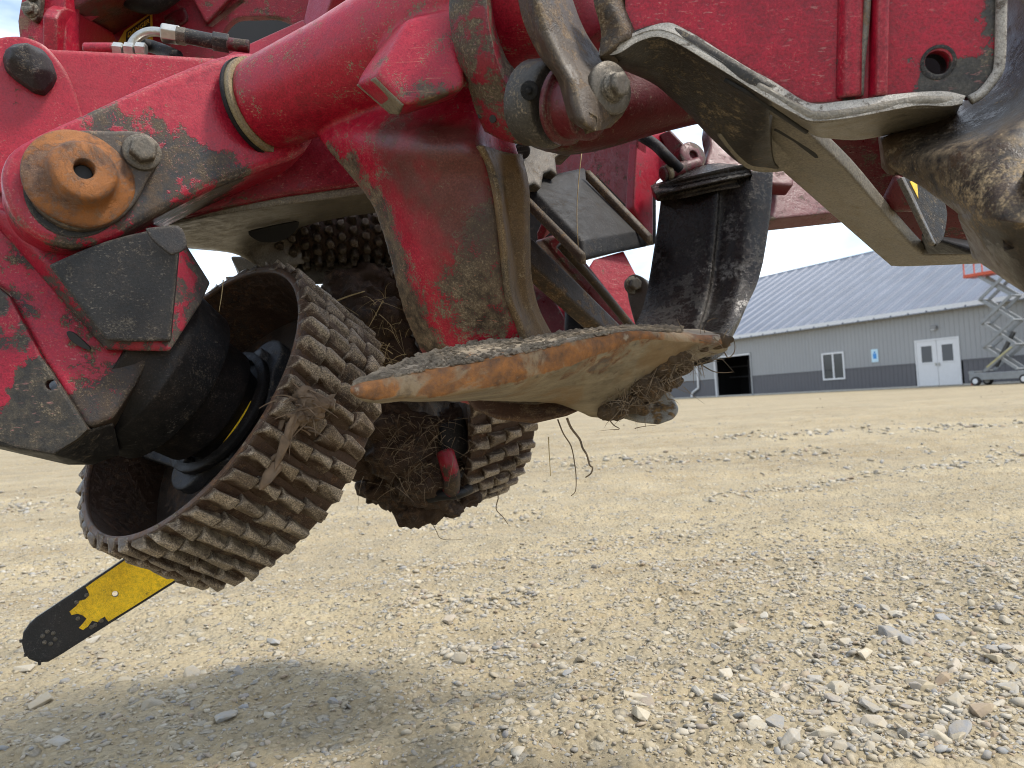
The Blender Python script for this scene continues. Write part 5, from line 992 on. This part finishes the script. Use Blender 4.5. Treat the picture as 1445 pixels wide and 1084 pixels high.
# interior of the guard and the topping saw
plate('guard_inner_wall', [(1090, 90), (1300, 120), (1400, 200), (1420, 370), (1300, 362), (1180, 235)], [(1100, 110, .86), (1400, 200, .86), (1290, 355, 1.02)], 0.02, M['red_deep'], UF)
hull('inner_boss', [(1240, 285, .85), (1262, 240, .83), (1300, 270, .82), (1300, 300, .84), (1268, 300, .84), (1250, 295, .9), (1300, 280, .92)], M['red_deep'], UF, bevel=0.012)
hull('inner_block', [(1300, 330, .85), (1345, 345, .84), (1375, 350, .8), (1375, 360, .8), (1310, 359, .9), (1300, 345, .95), (1375, 340, .95)], M['black'], UF, bevel=0.006)
TS = empty('topping_saw_bar', W(1300, 300, .74), HEAD)
plate('guide_bar', smooth_closed([(1274, 250), (1274, 250), (1310, 245), (1335, 290), (1335, 320), (1330, 338), (1323, 344), (1318, 338)], 3), [(1274, 250, .73), (1323, 344, .72), (1335, 290, .77)], 0.003, worn('dark_bar_steel', base=(0.03, 0.026, 0.02), chip=(0.02, 0.018, 0.014), chip2=(0.06, 0.05, 0.035), spec=0.1, rough=0.6, wear=0.4), TS, bevel=0.0006)  # near-black, low-gloss bar material
plate('saw_chain', [(1272, 250), (1276, 249), (1322, 341), (1320, 345), (1317, 342)], [(1274, 250, .728), (1321, 344, .718), (1278, 250, .735)], 0.005, M['bolt'], TS, bevel=0.0008)
plate('bar_paint', [(1284, 256), (1294, 256), (1296, 280), (1294, 276)], [(1274, 250, .7285), (1323, 344, .7185), (1335, 290, .7685)], 0.0006, M['yellow'], TS, bevel=0)
# ---- brown knife arm at the right edge
K3 = empty('delimbing_knife', W(1400, 280, .55), HEAD, 'nearest delimbing knife, a brown stained casting cut by the right edge')
mat_k3 = worn('brown_knife_stain', grime=0.30, gspots=[WB(1410, 365, .54, .05, .9), WB(1440, 380, .53, .06, .9), WB(1400, 150, .6, .09, .8), WB(1440, 60, .59, .1, .8), WB(1320, 190, .62, .05, .5)], grimecol=(0.016, 0.012, 0.009), base=(0.13, 0.080, 0.044), chip=(0.045, 0.034, 0.026), chip2=(0.21, 0.15, 0.085), wear=0.40, dust=0.08, dustcol=(0.52, 0.37, 0.20), fine=0.5, pits=0.2, rough=0.42, edge=0.5, edgecol=(0.3, 0.2, 0.12),
    spots=[WB(1400, 160, .56, .07, .6), WB(1330, 190, .6, .05, .5), WB(1430, 60, .57, .08, .6), WB(1420, 380, .52, .05, .35), WB(1440, 345, .52, .05, .25)], dspots=[WB(1400, 280, .53, .06, .2), WB(1440, 270, .52, .06, .2), WB(1360, 260, .56, .04, .2), WB(1420, 380, .52, .06, -.3)])
patch('knife_body', [[(1238, 186, .70), (1330, 160, .68), (1372, 130, .67), (1406, 86, .665), (1412, -40, .66)],
    [(1246, 205, .67), (1328, 195, .62), (1388, 178, .60), (1440, 130, .595), (1495, -20, .59)],
    [(1255, 234, .66), (1322, 220, .59), (1390, 200, .555), (1452, 170, .545), (1540, 150, .55)],
    [(1300, 264, .63), (1345, 258, .57), (1400, 252, .53), (1462, 242, .52), (1550, 235, .53)],
    [(1347, 298, .60), (1380, 303, .54), (1420, 307, .508), (1470, 309, .50), (1560, 310, .51)],
    [(1352, 308, .60), (1383, 312, .543), (1422, 317, .512), (1470, 320, .503), (1560, 322, .515)],
    [(1364, 336, .63), (1392, 344, .57), (1427, 354, .535), (1472, 360, .525), (1560, 366, .53)],
    [(1372, 364, .65), (1404, 386, .60), (1446, 413, .56), (1492, 440, .55), (1570, 470, .55)]], 0.035, mat_k3, K3, n=6, rough=0.0005, bevel=0.004)
# ---- main saw bar, lower left
SB = empty('main_saw_bar', W(140, 860, 1.28), HEAD)
YS = [(60, 900, 1.24), (240, 790, 1.36), (57, 936, 1.235)]; ps = plane3(YS)
outl = [(31, 908), (33, 893), (42, 880), (52, 871), (100, 839), (176, 788), (300, 705), (340, 765), (249, 821), (152, 882), (84, 925), (68, 934), (54, 935), (41, 930), (34, 921)]
plate('guide_bar', outl, YS, 0.008, worn('black_bar_paint', base=(0.018, 0.018, 0.019), chip=(0.03, 0.03, 0.03), chip2=(0.06, 0.055, 0.05), wear=0.1, dust=0.15, rough=0.4, edge=0.4, edgecol=(0.16, 0.15, 0.13), dustcol=(0.1, 0.09, 0.07)), SB, bevel=0.0012, holes=[ell(162.5, 838, 4.5, 4, 12)])
plate('bar_paint', [(300, 709), (336, 763), (249, 817), (186, 857), (153, 877), (150, 874), (148, 870), (141, 874), (138, 878), (130, 876), (124, 884), (117, 889), (111, 886), (117, 880), (122, 873), (116, 868), (109, 866), (101, 868), (98, 863), (103, 859), (108, 855), (111, 848), (120, 846), (126, 840), (124, 834), (121, 829), (135, 819), (176, 791)], YS, 0.0008, M['yellow'], SB, bevel=0.0002, off=0.0008, holes=[ell(162.5, 838, 5, 4.4, 12)])
for i in range(6):
    an = i*math.pi/3+0.25; lathe('rivet', onplane(69+9*math.cos(an), 900+9*math.sin(an), ps), ps[1], [(-0.001, 0.0036), (0.001, 0.0034), (0.0016, 0.002), (0.0017, 0)], M['bolt'], SB, n=12)
for x, y in ((108, 850), (110, 873), (129, 885), (143, 876), (122, 840), (134, 882)): lathe('rivet', onplane(x, y, ps), ps[1], [(-0.001, 0.0036), (0.0018, 0.0034), (0.0022, 0.002), (0.0023, 0)], M['bolt'], SB, n=12)
for x, y in ((29.5, 905), (36, 925), (56, 937)):
    hull('chain_cutter', [onplane(x+dx, y+dy, ps)+ps[1]*h_ for dx, dy in ((-2.5, -1.5), (2.5, -2), (2, 2), (-2, 2.5)) for h_ in (-0.007, -0.001)], M['dark'], SB, bevel=0.0006, world=True)
# ------------------------------------------------------------------ mud, roots, splinters lying on or caught in the head
def lump(name, pts, r_, mat, amp, label, cat, parent=None, sub=3, seed=0, kind=None):
    """lumpy mass grown round a few px/depth points"""
    V = []; Fc = []; base = 0; iv, if_ = ico(sub)
    for i, q in enumerate(pts):
        x, y, Y, rr = q; v = iv*np.array([1, 0.8, 0.75])*rr*r_+W(x, y, Y)
        d = nrm_rows(v-W(x, y, Y)); v = v+d*(amp*(vnoise(v, 30, seed)+0.7*vnoise(v, 75, seed+1)+0.5*vnoise(v, 170, seed+2)))[:, None]
        V.append(v); Fc.append(if_+base); base += len(v)
    return obj(name, np.concatenate(V), np.concatenate(Fc).tolist(), mat, parent, smooth=True, label=label, cat=cat, kind=kind, fix=False)
def nrm_rows(v): return v/(np.linalg.norm(v, axis=1, keepdims=True)+1e-9)
lump('mud_mass', [(560, 640, 1.30, 1.5), (600, 680, 1.31, 1.5), (600, 620, 1.31, 1.4), (540, 600, 1.30, 1.4), (560, 690, 1.33, 1.1), (520, 650, 1.31, 1.1), (620, 712, 1.34, 1.0), (585, 715, 1.34, .9), (640, 600, 1.33, 1.1), (655, 700, 1.36, .8), (530, 690, 1.34, .8), (650, 640, 1.40, 1.3)], 0.040, M['mudface'], 0.013, 'ragged mass of dark mud and bark caked on the face of the far roller', 'mud', seed=95, sub=4)
lump('packed_mud', [(500, 430, 1.34, 1.4), (530, 460, 1.33, 1.5), (520, 400, 1.38, 1.2), (480, 410, 1.36, 1.0), (545, 500, 1.33, 1.3), (550, 420, 1.38, 1.3), (500, 480, 1.32, 1.3), (470, 430, 1.36, 0.8)], 0.045, M['mudface'], 0.012, 'dark packed mud and bark filling the gap between the two rollers', 'mud', seed=90, sub=4)
# crust of crumbs on the blade
V = []; Fc = []; base = 0
for q in range(2600):
    i = random.uniform(0.8, len(S_)-14); t = random.random()**1.1; k = int(i); fr_ = i-k; s4 = S_[k]*(1-fr_)+S_[k+1]*fr_
    p = s4[0]*(1-t)+s4[1]*t+np.array([0, 0.002, 0.001]); rr = random.choice((0.0012, 0.0016, 0.002, 0.003, 0.0042)) * (1.2 if t < 0.5 else 0.8)
    sh = SH1[q % 24]; V.append(sh*np.array([1, 1, 1.3])*rr+p); Fc.append(IF1+base); base += len(sh)
obj('dried_mud_crumbs', np.concatenate(V), np.concatenate(Fc).tolist(), M['mud'], None, fix=False, kind='stuff', label='crumbly dried mud crust lying along the top of the rusty blade', cat='mud')
lump('mud_heap', [(690, 488, .865, 1.0), (676, 491, .86, .8), (705, 486, .87, .8), (745, 482, .885, .5), (655, 497, .85, .6), (725, 484, .885, .6), (770, 478, .895, .4)], 0.014, M['mud'], 0.0055, 'low heap of dried mud where the red knife meets its blade', 'mud', seed=50)
lump('root_clod', [(945, 505, .90, 1.0), (865, 580, .89, .8), (930, 520, .905, 1.0), (905, 545, .90, 1.1), (880, 568, .90, .95), (955, 500, .915, .85), (985, 488, .925, .6), (1012, 482, .935, .45), (1026, 482, .94, .32), (965, 515, .93, .55), (940, 540, .93, .8), (900, 575, .91, .7)], 0.023, M['clod'], 0.006, 'clod of brown mud and roots stuck under the right end of the blade', 'mud clod', seed=60, sub=4)
# loose fibres in the clod, on the rollers
def fibres(name, n, region, mat, label, ln=(0.02, 0.06), rad=(0.0003, 0.0009), sag=0.3):
    V = []; Fc = []; base = 0
    for q in range(n):
        x, y, Y = region(); p = W(x, y, Y); d = nrm(np.array([random.gauss(0, 1), random.gauss(-0.3, 0.5), random.gauss(0, .8)])); l_ = random.uniform(*ln); r_ = random.uniform(*rad); cv = nrm(np.array([random.gauss(0, 1) for _ in range(3)]))
        pts = [p+d*l_*t+cv*l_*0.35*t*t-np.array([0, 0, sag*l_*t*t]) for t in np.linspace(0, 1, 6)]
        e1 = frame_of(d)[1]; e2 = frame_of(d)[2]
        for i, c_ in enumerate(pts):
            rr = r_*(1-0.7*i/5)
            for a_ in range(3): V.append(c_+(e1*math.cos(a_*2.094)+e2*math.sin(a_*2.094))*rr)
        for i in range(5):
            for a_ in range(3): Fc.append((base+i*3+a_, base+i*3+(a_+1) % 3, base+i*3+3+(a_+1) % 3, base+i*3+3+a_))
        base += 18
    return obj(name, V, Fc, mat, None, fix=False, kind='stuff', label=label, cat='roots')
def in_line(x0, y0, x1, y1, wv, Y0, Y1):
    def g():
        t = random.random(); return x0+(x1-x0)*t+random.gauss(0, wv), y0+(y1-y0)*t+random.gauss(0, wv), Y0+(Y1-Y0)*t+random.gauss(0, 0.006)
    return g
fibres('root_fibres', 230, in_line(1000, 488, 870, 575, 14, .905, .875), M['root'], 'fine dark root fibres matted over the clod under the blade', ln=(0.008, 0.030))
fibres('root_fibres', 240, lambda: (random.gauss(590, 32), random.uniform(585, 690), 1.255+random.gauss(0, .015)), M['root'], 'dark root fibres matted in the far muddy roller', ln=(0.012, 0.04))
fibres('root_fibres', 60, lambda: (random.gauss(540, 16), random.uniform(420, 520), 1.27+random.gauss(0, .03)), M['straw'], 'dry straw caught between the two feed rollers', ln=(0.02, 0.06))
fibres('root_fibres', 70, lambda: (random.gauss(428, 16), random.gauss(578, 16), .918+random.gauss(0, .006)), M['wood'], 'pale bark fibres snagged on the near roller beside the wood splinter', ln=(0.01, 0.035), rad=(0.0005, 0.0018))
# hanging roots, one by one
def strand(name, pts, r_, mat, label, cat='root', group=None):
    return tube(name, [W(*p) for p in pts], r_, mat, None, n=6, sm=4, taper=0.5, label=label, cat=cat, group=group)
strand('hanging_root', [(800, 590, .90), (806, 604, .90), (818, 620, .90), (822, 632, .895), (828, 642, .89), (832, 656, .89), (836, 660, .89), (834, 668, .89), (826, 674, .89)], 0.0017, M['root'], 'thick kinked root dangling under the blade, right of the thin ones')
strand('hanging_root', [(787, 592, .91), (795, 612, .905), (806, 630, .90), (811, 655, .90), (813, 675, .90), (812, 693, .90), (806, 700, .90)], 0.0010, M['root'], 'long thin root dangling under the blade left of the kinked root')
strand('straw_stalk', [(774, 617, .92), (775, 640, .92), (777, 672, .92)], 0.0009, M['straw'], 'straight straw stalk hanging free left of the dangling roots', 'straw')
strand('hanging_root', [(858, 590, .91), (866, 600, .905), (874, 605, .90), (866, 607, .90)], 0.0008, M['root'], 'short curled root end just below the mud clod')
strand('hanging_root', [(976, 507, .93), (990, 515, .92), (1006, 524, .91), (1020, 526, .905), (1034, 525, .90)], 0.0009, M['root'], 'thin root sticking out to the right below the clod before the wall')
strand('hanging_root', [(1022, 497, .95), (1028, 505, .945), (1036, 497, .94), (1037, 486, .94), (1034, 476, .94)], 0.0008, M['root'], 'thin looped root at the far right tip of the blade')
strand('hanging_root', [(692, 690, 1.4), (703, 700, 1.4), (700, 718, 1.4), (710, 730, 1.4), (717, 740, 1.4)], 0.0014, M['root'], 'kinked root hanging from the toothed right side of far roller')
strand('hanging_root', [(608, 736, 1.38), (615, 748, 1.38), (622, 760, 1.38), (640, 762, 1.38), (652, 761, 1.38)], 0.0008, M['root'], 'thin root hanging below the bottom of the far roller')
strand('straw_stalk', [(821, 214, 1.0), (817, 250, 1.0), (814, 300, 1.0), (816, 350, 1.0)], 0.0008, M['straw'], 'thin straw hanging in front of the oily slab inside the frame', 'straw')
strand('straw_stalk', [(466, 428, 1.2), (492, 418, 1.2), (515, 411, 1.2)], 0.0016, M['straw'], 'straw stalk lying across the gap between the rollers', 'straw')
strand('straw_stalk', [(315, 395, .99), (313, 415, .99), (309, 440, .985)], 0.0008, M['straw'], 'thin straw hanging in the top of the open near roller', 'straw')
# splintered wood caught in the near roller
WS = empty('wood_splinter', W(395, 640, .99), None, 'splintered piece of wood wedged between teeth of the near roller', 'wood piece')
def shard(path, r_):
    pts = []
    for i, q in enumerate(path):
        c_ = W(*q)
        for _ in range(6): pts.append(c_+np.array([random.uniform(-1, 1), random.uniform(-1, 1)*0.7, random.uniform(-1, 1)])*r_*(1.0 if i else 0.7))
    hull('splinter', pts, M['wood'], WS, bevel=0.0006, seg=1, world=True)
shard([(366, 686, .905), (378, 672, .902), (391, 659, .905)], 0.008); shard([(388, 662, .905), (400, 642, .905), (406, 620, .907)], 0.0075); shard([(404, 624, .907), (409, 604, .909), (419, 588, .91)], 0.0062)
shard([(364, 662, .915), (380, 650, .908), (394, 641, .909)], 0.0048); shard([(392, 612, .912), (398, 598, .912), (400, 585, .915)], 0.004); shard([(424, 600, .915), (436, 588, .925)], 0.005); shard([(440, 578, .93), (462, 566, .945), (470, 560, .955)], 0.005)
lump('bark_tuft', [(418, 588, .912, .9), (432, 575, .928, 1.1), (446, 568, .935, .9), (405, 600, .915, .6), (428, 560, .93, .8), (462, 572, .95, .6), (440, 590, .93, .6)], 0.014, M['wood'], 0.008, 'tuft of shredded bark jammed against the near roller teeth', 'bark', seed=70)
